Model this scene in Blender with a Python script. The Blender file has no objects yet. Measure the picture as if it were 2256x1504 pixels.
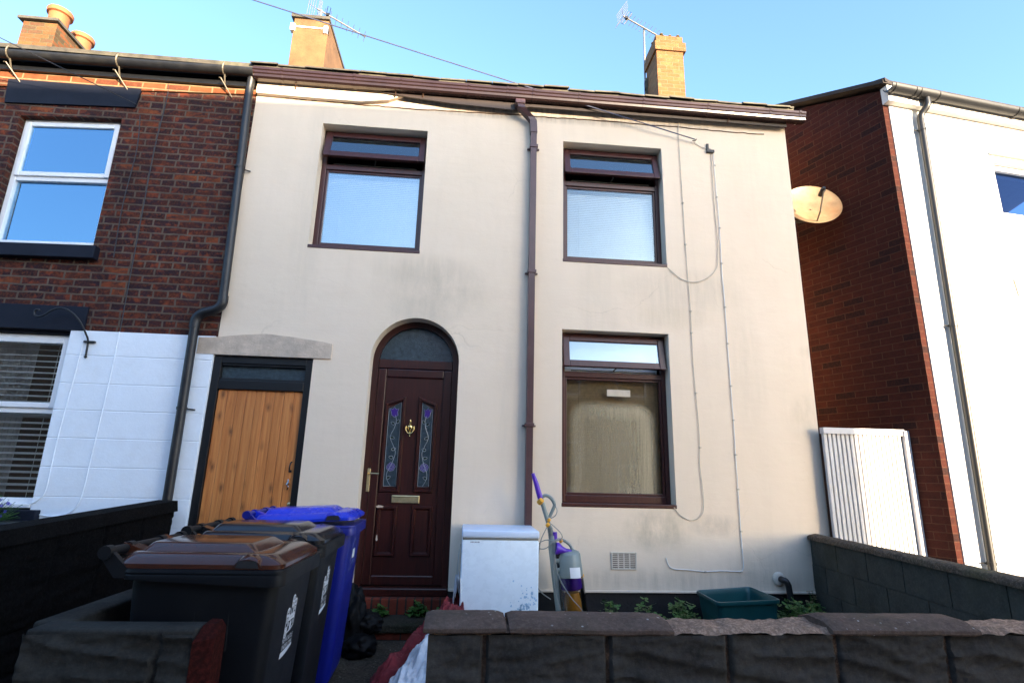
import bpy, bmesh, math, random
from mathutils import Vector, Matrix, noise
from mathutils.geometry import tessellate_polygon
random.seed(7)
R = math.radians
scene = bpy.context.scene
COL = scene.collection

# ------------------------------------------------------------------ camera, sky, sun, exposure
cam_d = bpy.data.cameras.new("camera")
cam_d.sensor_width = 36.0
cam_d.lens = 1188.1 / 2256 * 36.0
cam_d.clip_end = 3000
cam_d.clip_start = 0.05
cam = bpy.data.objects.new("camera", cam_d)
COL.objects.link(cam)
yaw, pitch, roll = R(4.742), R(13.947), R(1.405)
fw = Vector((math.sin(yaw) * math.cos(pitch), math.cos(yaw) * math.cos(pitch), math.sin(pitch)))
r0 = Vector((math.cos(yaw), -math.sin(yaw), 0)); u0 = r0.cross(fw)
rr = r0 * math.cos(roll) + u0 * math.sin(roll); uu = -r0 * math.sin(roll) + u0 * math.cos(roll)
cam.matrix_world = Matrix(((rr.x, uu.x, -fw.x, 0), (rr.y, uu.y, -fw.y, -5.3), (rr.z, uu.z, -fw.z, 1.40), (0, 0, 0, 1)))
scene.camera = cam

SUN_AZ, SUN_EL = 152.0, 11.0           # compass style: 0 = +Y, 90 = +X
w = bpy.data.worlds.new("World"); scene.world = w; w.use_nodes = True
nt = w.node_tree
bg = nt.nodes["Background"]; bg.inputs[1].default_value = 0.15
sky = nt.nodes.new("ShaderNodeTexSky"); sky.sky_type = 'NISHITA'; sky.sun_disc = False
sky.sun_elevation = R(SUN_EL); sky.sun_rotation = R(SUN_AZ)
sky.air_density = 1.0; sky.dust_density = 1.9; sky.ozone_density = 3.0; sky.altitude = 100
nt.links.new(sky.outputs[0], bg.inputs[0])
sd = bpy.data.lights.new("sun", 'SUN'); sd.energy = 4.2; sd.angle = R(0.5); sd.color = (1.0, 0.80, 0.56)
sun = bpy.data.objects.new("sun", sd); COL.objects.link(sun)
tow = Vector((math.sin(R(SUN_AZ)) * math.cos(R(SUN_EL)), math.cos(R(SUN_AZ)) * math.cos(R(SUN_EL)), math.sin(R(SUN_EL))))
sun.rotation_euler = tow.to_track_quat('Z', 'Y').to_euler()
sun.location = tow * 60
vs = scene.view_settings
vs.view_transform = 'Standard'; vs.look = 'None'; vs.gamma = 1.0; vs.use_curve_mapping = False
vs.exposure = 2.48
scene.cycles.max_bounces = 8
scene.cycles.transparent_max_bounces = 12
scene.cycles.use_denoising = True

# ------------------------------------------------------------------ materials
class NM:
    """small helper around a node material"""
    def __init__(s, name):
        s.m = bpy.data.materials.new(name); s.m.use_nodes = True
        s.t = s.m.node_tree; s.n = s.t.nodes; s.l = s.t.links
        s.b = s.n["Principled BSDF"]; s.out = s.n["Material Output"]
    def node(s, typ, **kw):
        x = s.n.new(typ)
        for k, v in kw.items(): setattr(x, k, v)
        return x
    def put(s, sock, v):
        if isinstance(v, bpy.types.NodeSocket): s.l.new(v, sock)
        elif isinstance(v, (tuple, list)) and sock.type == 'RGBA': sock.default_value = (*v[:3], 1)
        else: sock.default_value = v
    def coord(s, kind='Object'): return s.node("ShaderNodeTexCoord").outputs[kind]
    def mapping(s, c, scale=(1, 1, 1), loc=(0, 0, 0), rot=(0, 0, 0)):
        m = s.node("ShaderNodeMapping"); s.l.new(c, m.inputs[0])
        m.inputs['Scale'].default_value = scale; m.inputs['Location'].default_value = loc; m.inputs['Rotation'].default_value = rot
        return m.outputs[0]
    def noise(s, c, scale=5, detail=4, rough=0.6, dist=0.0):
        x = s.node("ShaderNodeTexNoise"); s.l.new(c, x.inputs['Vector'])
        x.inputs['Scale'].default_value = scale; x.inputs['Detail'].default_value = detail
        x.inputs['Roughness'].default_value = rough; x.inputs['Distortion'].default_value = dist
        return x.outputs['Fac']
    def ramp(s, f, *stops):
        x = s.node("ShaderNodeValToRGB"); s.l.new(f, x.inputs[0]); e = x.color_ramp.elements
        while len(e) < len(stops): e.new(0.5)
        for el, (p, c) in zip(e, stops):
            el.position = p; el.color = (*c[:3], 1) if isinstance(c, (tuple, list)) else (c, c, c, 1)
        return x.outputs[0]
    def mix(s, f, a, b, mode='MIX'):
        x = s.node("ShaderNodeMix", data_type='RGBA', blend_type=mode)
        s.put(x.inputs[0], f); s.put(x.inputs[6], a); s.put(x.inputs[7], b)
        return x.outputs[2]
    def math(s, op, a, b=0.0, c=0.0, clamp=False):
        x = s.node("ShaderNodeMath", operation=op, use_clamp=clamp)
        for i, v in enumerate((a, b, c)): s.put(x.inputs[i], v)
        return x.outputs[0]
    def vmath(s, op, a, b):
        x = s.node("ShaderNodeVectorMath", operation=op); s.put(x.inputs[0], a); s.put(x.inputs[1], b)
        return x.outputs[0]
    def sep(s, c):
        x = s.node("ShaderNodeSeparateXYZ"); s.l.new(c, x.inputs[0]); return x.outputs
    def bump(s, h, strength=0.3, dist=0.01, prev=None):
        x = s.node("ShaderNodeBump"); s.l.new(h, x.inputs['Height'])
        x.inputs['Strength'].default_value = strength; x.inputs['Distance'].default_value = dist
        if prev is not None: s.l.new(prev, x.inputs['Normal'])
        s.l.new(x.outputs[0], s.b.inputs['Normal']); return x.outputs[0]
    def base(s, v): s.put(s.b.inputs['Base Color'], v)
    def rough(s, v): s.put(s.b.inputs['Roughness'], v)
    def patch(s, c, cx, cz, rx, rz):
        """soft ellipse mask on the (x, z) of an upright wall"""
        o = s.sep(c)
        dx = s.math('DIVIDE', s.math('SUBTRACT', o[0], cx), rx); dz = s.math('DIVIDE', s.math('SUBTRACT', o[2], cz), rz)
        d = s.math('ADD', s.math('MULTIPLY', dx, dx), s.math('MULTIPLY', dz, dz))
        return s.math('SUBTRACT', 1.0, d, clamp=True)

def plain(name, col, rough=0.5, metal=0.0, var=0.12, vscale=6, bump=0.0, bscale=60, spec=0.5, dirt=None, coat=0.0):
    k = NM(name); c = k.coord()
    n = k.noise(c, vscale, 5, 0.65)
    dark = tuple(x * (1 - var * 1.6) for x in col); lite = tuple(min(1, x * (1 + var)) for x in col)
    v = k.ramp(n, (0.3, dark), (0.7, lite))
    if dirt:
        v = k.mix(k.math('MULTIPLY', k.ramp(k.noise(c, 2.3, 8, 0.72), (0.48, 0.0), (0.72, 1.0)), dirt[1]), v, dirt[0])
    k.base(v); k.rough(k.math('ADD', rough - 0.08, k.math('MULTIPLY', k.noise(c, vscale * 3, 4), 0.16)))
    k.b.inputs['Metallic'].default_value = metal
    k.b.inputs['Specular IOR Level'].default_value = spec
    k.b.inputs['Coat Weight'].default_value = coat
    if bump: k.bump(k.noise(c, bscale, 6, 0.7), bump, 0.01)
    return k.m

def brick_mat(name, palette, mortar, bw=0.225, bh=0.075, ms=0.006, wob=0.006, bumpk=0.6, soil=None, off=0.5, smooth=0.15, sq=1.0, sqf=2, mottle=None):
    """real brick pattern: one random value per brick picks its colour from a palette"""
    k = NM(name); uv = k.coord('UV'); oc = k.coord()
    wv = k.node("ShaderNodeTexNoise"); k.l.new(uv, wv.inputs['Vector']); wv.inputs['Scale'].default_value = 6; wv.inputs['Detail'].default_value = 3
    cen = k.vmath('SUBTRACT', wv.outputs['Color'], (0.5, 0.5, 0.5))
    uvw = k.vmath('ADD', uv, k.vmath('MULTIPLY', cen, (wob * 2, wob * 2, 0)))
    br = k.node("ShaderNodeTexBrick"); k.l.new(uvw, br.inputs['Vector'])
    br.offset = off; br.squash = sq; br.squash_frequency = sqf
    br.inputs['Color1'].default_value = (0, 0, 0, 1); br.inputs['Color2'].default_value = (1, 1, 1, 1); br.inputs['Mortar'].default_value = (0.5, 0.5, 0.5, 1)
    br.inputs['Scale'].default_value = 1; br.inputs['Mortar Size'].default_value = ms; br.inputs['Mortar Smooth'].default_value = smooth
    br.inputs['Brick Width'].default_value = bw; br.inputs['Row Height'].default_value = bh
    st = [(i / (len(palette)), c) for i, c in enumerate(palette)]
    rp = k.node("ShaderNodeValToRGB"); k.l.new(br.outputs['Color'], rp.inputs[0]); rp.color_ramp.interpolation = 'CONSTANT'
    e = rp.color_ramp.elements
    while len(e) < len(st): e.new(0.5)
    for el, (p, c) in zip(e, st): el.position = p; el.color = (*c, 1)
    n1 = k.noise(oc, 9, 8, 0.75); n2 = k.noise(oc, 45, 5, 0.7)
    col = k.mix(k.ramp(n1, (0.38, 0.0), (0.72, 0.75)), rp.outputs[0], tuple(x * 0.42 for x in palette[0]))
    col = k.mix(k.ramp(n2, (0.45, 0.0), (0.8, 0.5)), col, tuple(min(1, x * 1.6) for x in palette[-1]))
    if mottle:
        a_, b_ = mottle; nm1 = k.noise(k.mapping(oc, (1, 1, 1.8)), 7.0, 4, 0.6, 0.8); nm2 = k.noise(k.vmath('ADD', oc, (7.3, 2.1, 4.4)), 9.0, 4, 0.6)
        col = k.mix(k.ramp(nm1, (0.46, 0.0), (0.60, 0.85)), col, a_); col = k.mix(k.ramp(nm2, (0.53, 0.0), (0.66, 0.75)), col, b_)
    mc = k.mix(k.noise(oc, 14, 6), tuple(x * 0.45 for x in mortar), tuple(min(1, x * 1.25) for x in mortar))
    col = k.mix(br.outputs['Fac'], col, mc)
    if soil:
        col = k.mix(k.math('MULTIPLY', k.ramp(k.noise(oc, 1.3, 7, 0.7), (0.42, 0.0), (0.66, 1.0)), soil[1]), col, soil[0])
    k.base(col); k.rough(0.88); k.b.inputs['Specular IOR Level'].default_value = 0.25
    h = k.math('SUBTRACT', k.math('MULTIPLY', k.noise(oc, 70, 6, 0.75), 0.5), k.math('MULTIPLY', br.outputs['Fac'], 0.9))
    k.bump(h, bumpk, 0.012)
    return k.m

def glass_mat(name, tint=(0.93, 0.96, 0.96), refl=1.5, ior=1.5, frost=0.0, wave=0.0, coat=(1, 1, 1)):
    k = NM(name); k.n.remove(k.b)
    tr = k.node("ShaderNodeBsdfTransparent"); tr.inputs[0].default_value = (*tint, 1)
    gl = k.node("ShaderNodeBsdfGlossy"); gl.inputs['Roughness'].default_value = 0.015; gl.inputs['Color'].default_value = (*coat, 1)
    fr = k.node("ShaderNodeFresnel"); fr.inputs[0].default_value = ior
    mx = k.node("ShaderNodeMixShader")
    k.l.new(k.math('MULTIPLY', fr.outputs[0], refl, clamp=True), mx.inputs[0]); k.l.new(tr.outputs[0], mx.inputs[1]); k.l.new(gl.outputs[0], mx.inputs[2])
    if wave:
        bp = k.node("ShaderNodeBump"); k.l.new(k.noise(k.coord(), 1.6, 1), bp.inputs['Height']); bp.inputs['Strength'].default_value = wave; bp.inputs['Distance'].default_value = 0.02
        k.l.new(bp.outputs[0], gl.inputs['Normal']); k.l.new(bp.outputs[0], fr.inputs['Normal'])
    k.l.new(mx.outputs[0], k.out.inputs[0])
    return k.m

def render_cream():
    k = NM("cream_render"); c = k.coord()
    big = k.noise(c, 0.9, 6, 0.6); mid = k.noise(c, 4.5, 7, 0.7)
    streak = k.noise(k.mapping(c, (5, 5, 0.5)), 1.1, 6, 0.65, 0.4)
    col = k.ramp(big, (0.3, (0.74, 0.625, 0.488)), (0.7, (0.80, 0.675, 0.542)))
    col = k.mix(k.ramp(mid, (0.35, 0.0), (0.75, 0.4)), col, (0.76, 0.61, 0.485))
    col = k.mix(k.ramp(streak, (0.5, 0.0), (0.8, 0.20)), col, (0.58, 0.49, 0.38))
    # weather stains where the photograph has them: under the sills, beside the cables, at the foot of the wall; the dark eaves patch mixes dirt with painted shade
    fine = k.ramp(k.noise(k.mapping(c, (1, 1, 0.45)), 5.0, 8, 0.72), (0.35, 0.0), (0.7, 1.0))
    fine2 = k.ramp(k.noise(k.mapping(c, (5, 5, 0.5)), 3.0, 6, 0.7), (0.35, 0.15), (0.7, 1.0))
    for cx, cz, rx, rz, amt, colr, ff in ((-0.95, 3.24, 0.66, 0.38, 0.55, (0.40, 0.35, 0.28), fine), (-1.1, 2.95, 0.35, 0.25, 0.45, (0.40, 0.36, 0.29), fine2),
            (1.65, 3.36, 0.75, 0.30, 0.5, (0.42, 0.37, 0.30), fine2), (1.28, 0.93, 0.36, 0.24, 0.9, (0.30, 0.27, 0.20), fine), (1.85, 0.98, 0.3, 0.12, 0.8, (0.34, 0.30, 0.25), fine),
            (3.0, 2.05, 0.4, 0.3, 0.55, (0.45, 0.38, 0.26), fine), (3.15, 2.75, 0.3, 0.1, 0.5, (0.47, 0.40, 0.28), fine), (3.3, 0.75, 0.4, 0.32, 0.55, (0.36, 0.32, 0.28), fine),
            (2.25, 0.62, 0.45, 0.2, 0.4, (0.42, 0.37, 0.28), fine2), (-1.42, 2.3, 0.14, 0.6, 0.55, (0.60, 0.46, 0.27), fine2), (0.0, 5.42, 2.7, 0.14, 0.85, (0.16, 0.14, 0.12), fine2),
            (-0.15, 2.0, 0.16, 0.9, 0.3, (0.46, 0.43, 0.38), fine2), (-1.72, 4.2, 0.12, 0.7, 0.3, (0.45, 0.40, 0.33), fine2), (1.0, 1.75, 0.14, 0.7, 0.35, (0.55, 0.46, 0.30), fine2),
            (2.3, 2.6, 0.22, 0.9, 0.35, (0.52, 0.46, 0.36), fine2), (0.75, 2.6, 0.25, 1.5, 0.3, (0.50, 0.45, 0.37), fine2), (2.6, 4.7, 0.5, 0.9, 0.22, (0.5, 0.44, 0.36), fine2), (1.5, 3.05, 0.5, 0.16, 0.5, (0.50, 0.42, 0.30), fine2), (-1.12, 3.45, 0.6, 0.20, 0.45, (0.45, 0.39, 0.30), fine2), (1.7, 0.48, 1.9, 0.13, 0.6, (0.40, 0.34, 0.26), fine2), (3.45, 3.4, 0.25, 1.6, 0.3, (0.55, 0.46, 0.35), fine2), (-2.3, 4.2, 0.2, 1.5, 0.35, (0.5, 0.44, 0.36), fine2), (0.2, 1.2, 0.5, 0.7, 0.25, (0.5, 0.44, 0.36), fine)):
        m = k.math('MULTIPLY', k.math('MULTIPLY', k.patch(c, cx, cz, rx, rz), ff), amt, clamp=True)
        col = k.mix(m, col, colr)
    cv = k.node("ShaderNodeTexVoronoi", feature='DISTANCE_TO_EDGE'); wob = k.node("ShaderNodeTexNoise"); k.l.new(c, wob.inputs['Vector']); wob.inputs['Scale'].default_value = 3.0; wob.inputs['Detail'].default_value = 6
    k.l.new(k.vmath('ADD', k.mapping(c, (1, 0.0, 1.6)), k.vmath('MULTIPLY', k.vmath('SUBTRACT', wob.outputs['Color'], (0.5, 0.5, 0.5)), (0.5, 0, 0.5))), cv.inputs['Vector']); cv.inputs['Scale'].default_value = 0.75
    crack = k.math('MULTIPLY', k.ramp(cv.outputs['Distance'], (0.0, 1.0), (0.004, 0.0)), k.ramp(k.noise(c, 0.8, 3), (0.52, 0.0), (0.62, 0.26)))
    col = k.mix(crack, col, (0.34, 0.28, 0.21))
    trow = k.noise(k.mapping(c, (1.6, 1, 6.5)), 1.5, 5, 0.6, 0.6)
    col = k.mix(k.ramp(trow, (0.42, 0.0), (0.75, 0.22)), col, (0.70, 0.58, 0.46))
    k.base(col); k.rough(0.9); k.b.inputs['Specular IOR Level'].default_value = 0.2
    h = k.math('ADD', k.math('MULTIPLY', k.noise(c, 2.2, 6, 0.6), 1.0), k.math('MULTIPLY', k.noise(c, 55, 6, 0.7), 0.12))
    h = k.math('SUBTRACT', k.math('ADD', h, k.math('MULTIPLY', trow, 0.25)), k.math('MULTIPLY', crack, 0.3))
    k.bump(h, 0.22, 0.03)
    return k.m

def wood_planks():
    k = NM("varnished_pine"); c = k.coord(); o = k.sep(c)
    pl = k.math('FLOOR', k.math('DIVIDE', o[0], 0.088))
    shift = k.node("ShaderNodeCombineXYZ"); k.l.new(k.math('MULTIPLY', pl, 3.17), shift.inputs[0]); k.l.new(k.math('MULTIPLY', pl, 7.7), shift.inputs[2])
    cc = k.vmath('ADD', c, shift.outputs[0])
    g = k.noise(k.mapping(cc, (26, 5, 1.1)), 1.6, 7, 0.6, 0.9)
    tone = k.node("ShaderNodeTexWhiteNoise", noise_dimensions='1D'); k.l.new(pl, tone.inputs['W'])
    col = k.ramp(g, (0.28, (0.38, 0.115, 0.028)), (0.5, (0.55, 0.20, 0.055)), (0.72, (0.68, 0.29, 0.090)))
    col = k.mix(k.math('MULTIPLY', tone.outputs[0], 0.45), col, (0.36, 0.13, 0.035))
    vo = k.node("ShaderNodeTexVoronoi", voronoi_dimensions='2D'); kv = k.node("ShaderNodeCombineXYZ"); k.l.new(k.math('MULTIPLY', o[0], 9.0), kv.inputs[0]); k.l.new(k.math('MULTIPLY', o[2], 4.2), kv.inputs[1]); k.l.new(kv.outputs[0], vo.inputs['Vector']); vo.inputs['Scale'].default_value = 1.0
    col = k.mix(k.ramp(vo.outputs['Distance'], (0.05, 1.0), (0.12, 0.6), (0.24, 0.0)), col, (0.09, 0.025, 0.008)) if False else k.mix(k.math('MULTIPLY', k.ramp(k.math('ADD', vo.outputs['Distance'], k.math('MULTIPLY', k.math('SUBTRACT', k.noise(k.mapping(cc, (30, 5, 8)), 1.0, 4), 0.5), 0.25)), (0.04, 1.0), (0.12, 0.55), (0.26, 0.0)), k.ramp(k.sep(vo.outputs['Color'])[0], (0.42, 0.0), (0.75, 0.85))), col, (0.12, 0.04, 0.014))
    col = k.mix(k.math('MULTIPLY', k.patch(c, 0.12, 1.25, 0.12, 0.05), 0.6), col, (0.62, 0.45, 0.27))
    k.base(col); k.rough(0.42); k.bump(g, 0.12, 0.004)
    return k.m

def rosewood(name, a=(0.055, 0.014, 0.011), b=(0.105, 0.028, 0.020)):
    k = NM(name); c = k.coord()
    g = k.noise(k.mapping(c, (60, 60, 3)), 1.0, 6, 0.6, 0.6)
    k.base(k.ramp(g, (0.3, a), (0.7, b))); k.rough(0.34); k.bump(g, 0.08, 0.002)
    return k.m

def pitched_stone(name, a, b, moss=None, speck=None, grit=1.0):
    k = NM(name); c = k.coord()
    n = k.noise(c, 5, 8, 0.72); n2 = k.noise(c, 60, 6, 0.75)
    col = k.ramp(n, (0.3, a), (0.7, b)); col = k.mix(k.ramp(n2, (0.45, 0.0), (0.72, 0.75 * grit)), col, tuple(x * (1.4 + 1.2 * grit) for x in b))
    if moss: col = k.mix(k.math('MULTIPLY', k.ramp(k.noise(c, 2.2, 6, 0.7), (0.5, 0.0), (0.7, 1.0)), moss[1]), col, moss[0])
    if speck:
        v = k.node("ShaderNodeTexVoronoi"); k.l.new(c, v.inputs['Vector']); v.inputs['Scale'].default_value = speck[1]
        col = k.mix(k.math('MULTIPLY', k.ramp(v.outputs['Distance'], (0.10, 1.0), (0.2, 0.0)), k.ramp(k.noise(c, 6, 3), (0.5, 0.0), (0.62, 1.0))), col, speck[0])
    k.base(col); k.rough(0.95); k.b.inputs['Specular IOR Level'].default_value = 0.08
    k.bump(k.math('ADD', n2, k.math('MULTIPLY', k.noise(c, 160, 4, 0.8), 0.6)), 0.85 * grit, 0.010)
    return k.m

def leaf_mat(name, a, b):
    k = NM(name); oi = k.node("ShaderNodeObjectInfo"); c = k.coord()
    col = k.mix(k.noise(c, 25, 3), a, b); k.base(col); k.rough(0.5)
    k.b.inputs['Subsurface Weight'].default_value = 0.0
    return k.m

def pane_condensed():
    """clear glass with a rounded area of condensation and water runs in it"""
    k = NM("condensed_glass"); k.n.remove(k.b); c = k.coord('UV')
    tr = k.node("ShaderNodeBsdfTransparent"); tr.inputs[0].default_value = (0.9, 0.93, 0.92, 1)
    gl = k.node("ShaderNodeBsdfGlossy"); gl.inputs['Roughness'].default_value = 0.03
    fr = k.node("ShaderNodeFresnel"); fr.inputs[0].default_value = 1.5
    mx = k.node("ShaderNodeMixShader"); k.l.new(k.math('MULTIPLY', fr.outputs[0], 0.9, clamp=True), mx.inputs[0]); k.l.new(tr.outputs[0], mx.inputs[1]); k.l.new(gl.outputs[0], mx.inputs[2])
    o = k.sep(k.vmath('ADD', c, k.vmath('MULTIPLY', k.vmath('SUBTRACT', k.node("ShaderNodeTexNoise").outputs['Color'], (0.5, 0.5, 0.5)), (0.0, 0.0, 0))))
    # rounded rectangle mask, centre (1.52, 1.66), half size .44 x .52
    qx = k.math('SUBTRACT', k.math('ABSOLUTE', k.math('SUBTRACT', o[0], 1.505)), 0.455 - 0.2)
    qz = k.math('SUBTRACT', k.math('ABSOLUTE', k.math('SUBTRACT', o[1], 1.60)), 0.56 - 0.2)
    mxx = k.math('MAXIMUM', qx, 0.0); mzz = k.math('MAXIMUM', qz, 0.0)
    d = k.math('SUBTRACT', k.math('SQRT', k.math('ADD', k.math('MULTIPLY', mxx, mxx), k.math('MULTIPLY', mzz, mzz))), 0.2)
    mask = k.node("ShaderNodeMapRange", interpolation_type='SMOOTHSTEP'); k.l.new(d, mask.inputs[0])
    mask.inputs[1].default_value = -0.09; mask.inputs[2].default_value = 0.03; mask.inputs[3].default_value = 1; mask.inputs[4].default_value = 0
    edge = k.node("ShaderNodeMapRange", interpolation_type='SMOOTHSTEP'); k.l.new(d, edge.inputs[0])
    edge.inputs[1].default_value = -0.36; edge.inputs[2].default_value = -0.05; edge.inputs[3].default_value = 0.30; edge.inputs[4].default_value = 1.0
    runs = k.noise(k.mapping(c, (55, 2.2, 1)), 1.0, 5, 0.6); drops = k.noise(k.mapping(c, (75, 60, 1)), 1.0, 3, 0.6)
    # more of the runs in the middle of the pane
    dens = k.math('MULTIPLY', mask.outputs[0], k.math('MULTIPLY', edge.outputs[0], 0.62))
    side = k.node("ShaderNodeMapRange", interpolation_type='SMOOTHSTEP'); k.l.new(o[0], side.inputs[0]); side.inputs[1].default_value = 1.0; side.inputs[2].default_value = 1.9; side.inputs[3].default_value = 0.62; side.inputs[4].default_value = 1.15
    dens = k.math('MULTIPLY', dens, side.outputs[0], clamp=True)
    dens = k.math('MULTIPLY', dens, k.ramp(runs, (0.35, 0.72), (0.62, 1.0)))
    dens = k.math('MULTIPLY', dens, k.ramp(drops, (0.3, 0.8), (0.6, 1.0)))
    spot = k.node("ShaderNodeTexVoronoi"); k.l.new(k.mapping(c, (46, 40, 1)), spot.inputs['Vector']); spot.inputs['Scale'].default_value = 1
    sp = k.math('MULTIPLY', k.ramp(spot.outputs['Distance'], (0.10, 1.0), (0.2, 0.0)), k.ramp(k.noise(c, 9, 3), (0.52, 0.0), (0.62, 0.7)))
    dens = k.math('MAXIMUM', dens, sp, clamp=True)
    df = k.node("ShaderNodeBsdfDiffuse"); df.inputs[0].default_value = (0.60, 0.52, 0.36, 1)
    m2 = k.node("ShaderNodeMixShader"); k.l.new(dens, m2.inputs[0]); k.l.new(mx.outputs[0], m2.inputs[1]); k.l.new(df.outputs[0], m2.inputs[2])
    k.l.new(m2.outputs[0], k.out.inputs[0])
    return k.m

M = {}
M['cream'] = render_cream()
M['brick_old'] = brick_mat("old_red_brick", [(0.026, 0.011, 0.012), (0.070, 0.018, 0.012), (0.040, 0.014, 0.013), (0.10, 0.024, 0.012), (0.056, 0.016, 0.011), (0.030, 0.013, 0.015), (0.115, 0.028, 0.012), (0.075, 0.019, 0.012), (0.085, 0.022, 0.013), (0.048, 0.015, 0.012), (0.23, 0.060, 0.020)],
                           (0.145, 0.105, 0.078), ms=0.009, wob=0.012, bumpk=0.8, bw=0.24, soil=((0.016, 0.009, 0.010), 0.6), off=0.42, sq=0.55, sqf=4, mottle=((0.026, 0.013, 0.020), (0.24, 0.050, 0.018)))
M['brick_new'] = brick_mat("smooth_brown_brick", [(0.0374, 0.0067, 0.0030), (0.0468, 0.0082, 0.0034), (0.0421, 0.0073, 0.0032), (0.0531, 0.0095, 0.0038), (0.0170, 0.0047, 0.0035), (0.0446, 0.0077, 0.0032), (0.0483, 0.0086, 0.0035)],
                           (0.0737, 0.0251, 0.0134), ms=0.005, wob=0.002, bumpk=0.4)
M['brick_eaves'] = brick_mat("sunlit_orange_eaves_brick", [(0.16, 0.048, 0.018), (0.20, 0.062, 0.024), (0.11, 0.034, 0.018), (0.18, 0.055, 0.02)], (0.26, 0.17, 0.09), ms=0.009, wob=0.008, bw=0.24)  # lighter brick; sunlight on the top courses is partly put into this colour
M['brick_buff'] = brick_mat("orange_chimney_brick", [(0.20, 0.088, 0.034), (0.25, 0.115, 0.045), (0.22, 0.098, 0.038), (0.27, 0.135, 0.055), (0.18, 0.08, 0.034)], (0.20, 0.14, 0.08), ms=0.006, wob=0.006)
M['brick_moss'] = brick_mat("weathered_chimney_brick", [(0.19, 0.062, 0.024), (0.24, 0.082, 0.030), (0.10, 0.05, 0.03), (0.21, 0.074, 0.030), (0.075, 0.05, 0.03)], (0.11, 0.09, 0.05), ms=0.008, wob=0.01, soil=((0.065, 0.055, 0.02), 0.7))
M['brick_step'] = brick_mat("red_step_brick", [(0.15, 0.028, 0.014), (0.19, 0.036, 0.018), (0.17, 0.031, 0.016), (0.12, 0.024, 0.013)], (0.028, 0.022, 0.018), bw=0.075, bh=0.4, off=0, ms=0.008, wob=0.004)
M['brick_riser'] = brick_mat("red_riser_brick", [(0.13, 0.025, 0.013), (0.17, 0.033, 0.017), (0.11, 0.022, 0.012)], (0.03, 0.022, 0.018), ms=0.006)
M['brick_far'] = brick_mat("opposite_brick", [(0.20, 0.09, 0.05), (0.26, 0.12, 0.065), (0.23, 0.10, 0.055)], (0.30, 0.25, 0.19))
M['black_paint'] = plain("black_gloss_paint", (0.006, 0.0065, 0.008), 0.38, bump=0.1, bscale=40)
M['navy_paint'] = plain("dark_blue_grey_masonry_paint", (0.0095, 0.0118, 0.022), 0.6, spec=0.2, bump=0.15, bscale=50)
M['white_paint'] = plain("white_masonry_paint", (0.84, 0.90, 0.97), 0.6, var=0.02, bump=0.25, bscale=35, dirt=((0.62, 0.61, 0.60), 0.25))
M['white_render'] = plain("white_wall_render", (0.62, 0.60, 0.565), 0.85, var=0.03, bump=0.2, bscale=45)
M['upvc'] = plain("white_plastic", (0.82, 0.83, 0.85), 0.3, var=0.03)
M['white_wood'] = plain("white_painted_boards", (0.52, 0.51, 0.51), 0.55, var=0.08, bump=0.15, dirt=((0.45, 0.43, 0.42), 0.3))
M['brown_pvc'] = rosewood("brown_woodgrain_plastic", (0.038, 0.010, 0.009), (0.066, 0.018, 0.016))
M['door_brown'] = rosewood("brown_woodgrain_door", (0.018, 0.0040, 0.0030), (0.048, 0.0092, 0.0065))
M['brown_plastic'] = plain("brown_gutter_plastic", (0.034, 0.017, 0.015), 0.24, var=0.15, vscale=4, dirt=((0.055, 0.036, 0.030), 0.4))
M['pipe_brown'] = plain("mauve_brown_pipe", (0.085, 0.042, 0.045), 0.34, var=0.15, vscale=4, dirt=((0.12, 0.08, 0.075), 0.4))
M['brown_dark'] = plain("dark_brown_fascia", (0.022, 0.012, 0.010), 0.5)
M['black_iron'] = plain("black_iron", (0.011, 0.012, 0.015), 0.42, var=0.3, bump=0.2, bscale=30, dirt=((0.06, 0.055, 0.045), 0.4))
M['black_plastic'] = plain("black_plastic", (0.012, 0.0125, 0.014), 0.42)
M['grey_bin'] = plain("dark_grey_bin_plastic", (0.0045, 0.005, 0.0068), 0.5, spec=0.2, var=0.12, vscale=3, bump=0.12, bscale=180, dirt=((0.018, 0.018, 0.018), 0.35))
M['brown_lid'] = plain("brown_lid_plastic", (0.060, 0.017, 0.008), 0.16, var=0.1, vscale=3, spec=0.6, dirt=((0.10, 0.05, 0.035), 0.3))
M['black_lid'] = plain("black_lid_plastic", (0.012, 0.0115, 0.0125), 0.16, var=0.1, vscale=3, spec=0.6)
M['blue_bin'] = plain("blue_bin_plastic", (0.004, 0.010, 0.20), 0.40, var=0.12, vscale=3, bump=0.1, bscale=160)
M['blue_lid'] = plain("blue_lid_plastic", (0.012, 0.035, 0.52), 0.28, var=0.1, vscale=3)
M['logo_white'] = plain("white_print", (0.62, 0.64, 0.68), 0.6, var=0.1)
M['logo_faint'] = plain("worn_white_print", (0.25, 0.30, 0.52), 0.6, var=0.15)
M['ink'] = plain("grey_print", (0.10, 0.09, 0.12), 0.6)
M['pine'] = wood_planks()
M['stone'] = plain("weathered_sandstone", (0.56, 0.455, 0.36), 0.9, var=0.16, vscale=7, bump=0.5, bscale=30, dirt=((0.24, 0.22, 0.19), 0.75))
M['plinth'] = plain("black_bitumen_paint", (0.005, 0.005, 0.007), 0.62, bump=0.4, bscale=25)
M['slate'] = plain("roof_slate", (0.075, 0.065, 0.048), 0.75, var=0.35, vscale=9, bump=0.3, bscale=40, dirt=((0.20, 0.20, 0.10), 0.4))
M['tile'] = plain("brown_roof_tile", (0.04, 0.03, 0.025), 0.85, var=0.25, vscale=8, bump=0.3)
M['chim_render'] = plain("stained_chimney_render", (0.165, 0.086, 0.036), 0.9, var=0.20, vscale=3.5, bump=0.4, bscale=20, dirt=((0.075, 0.040, 0.018), 0.8))
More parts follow.
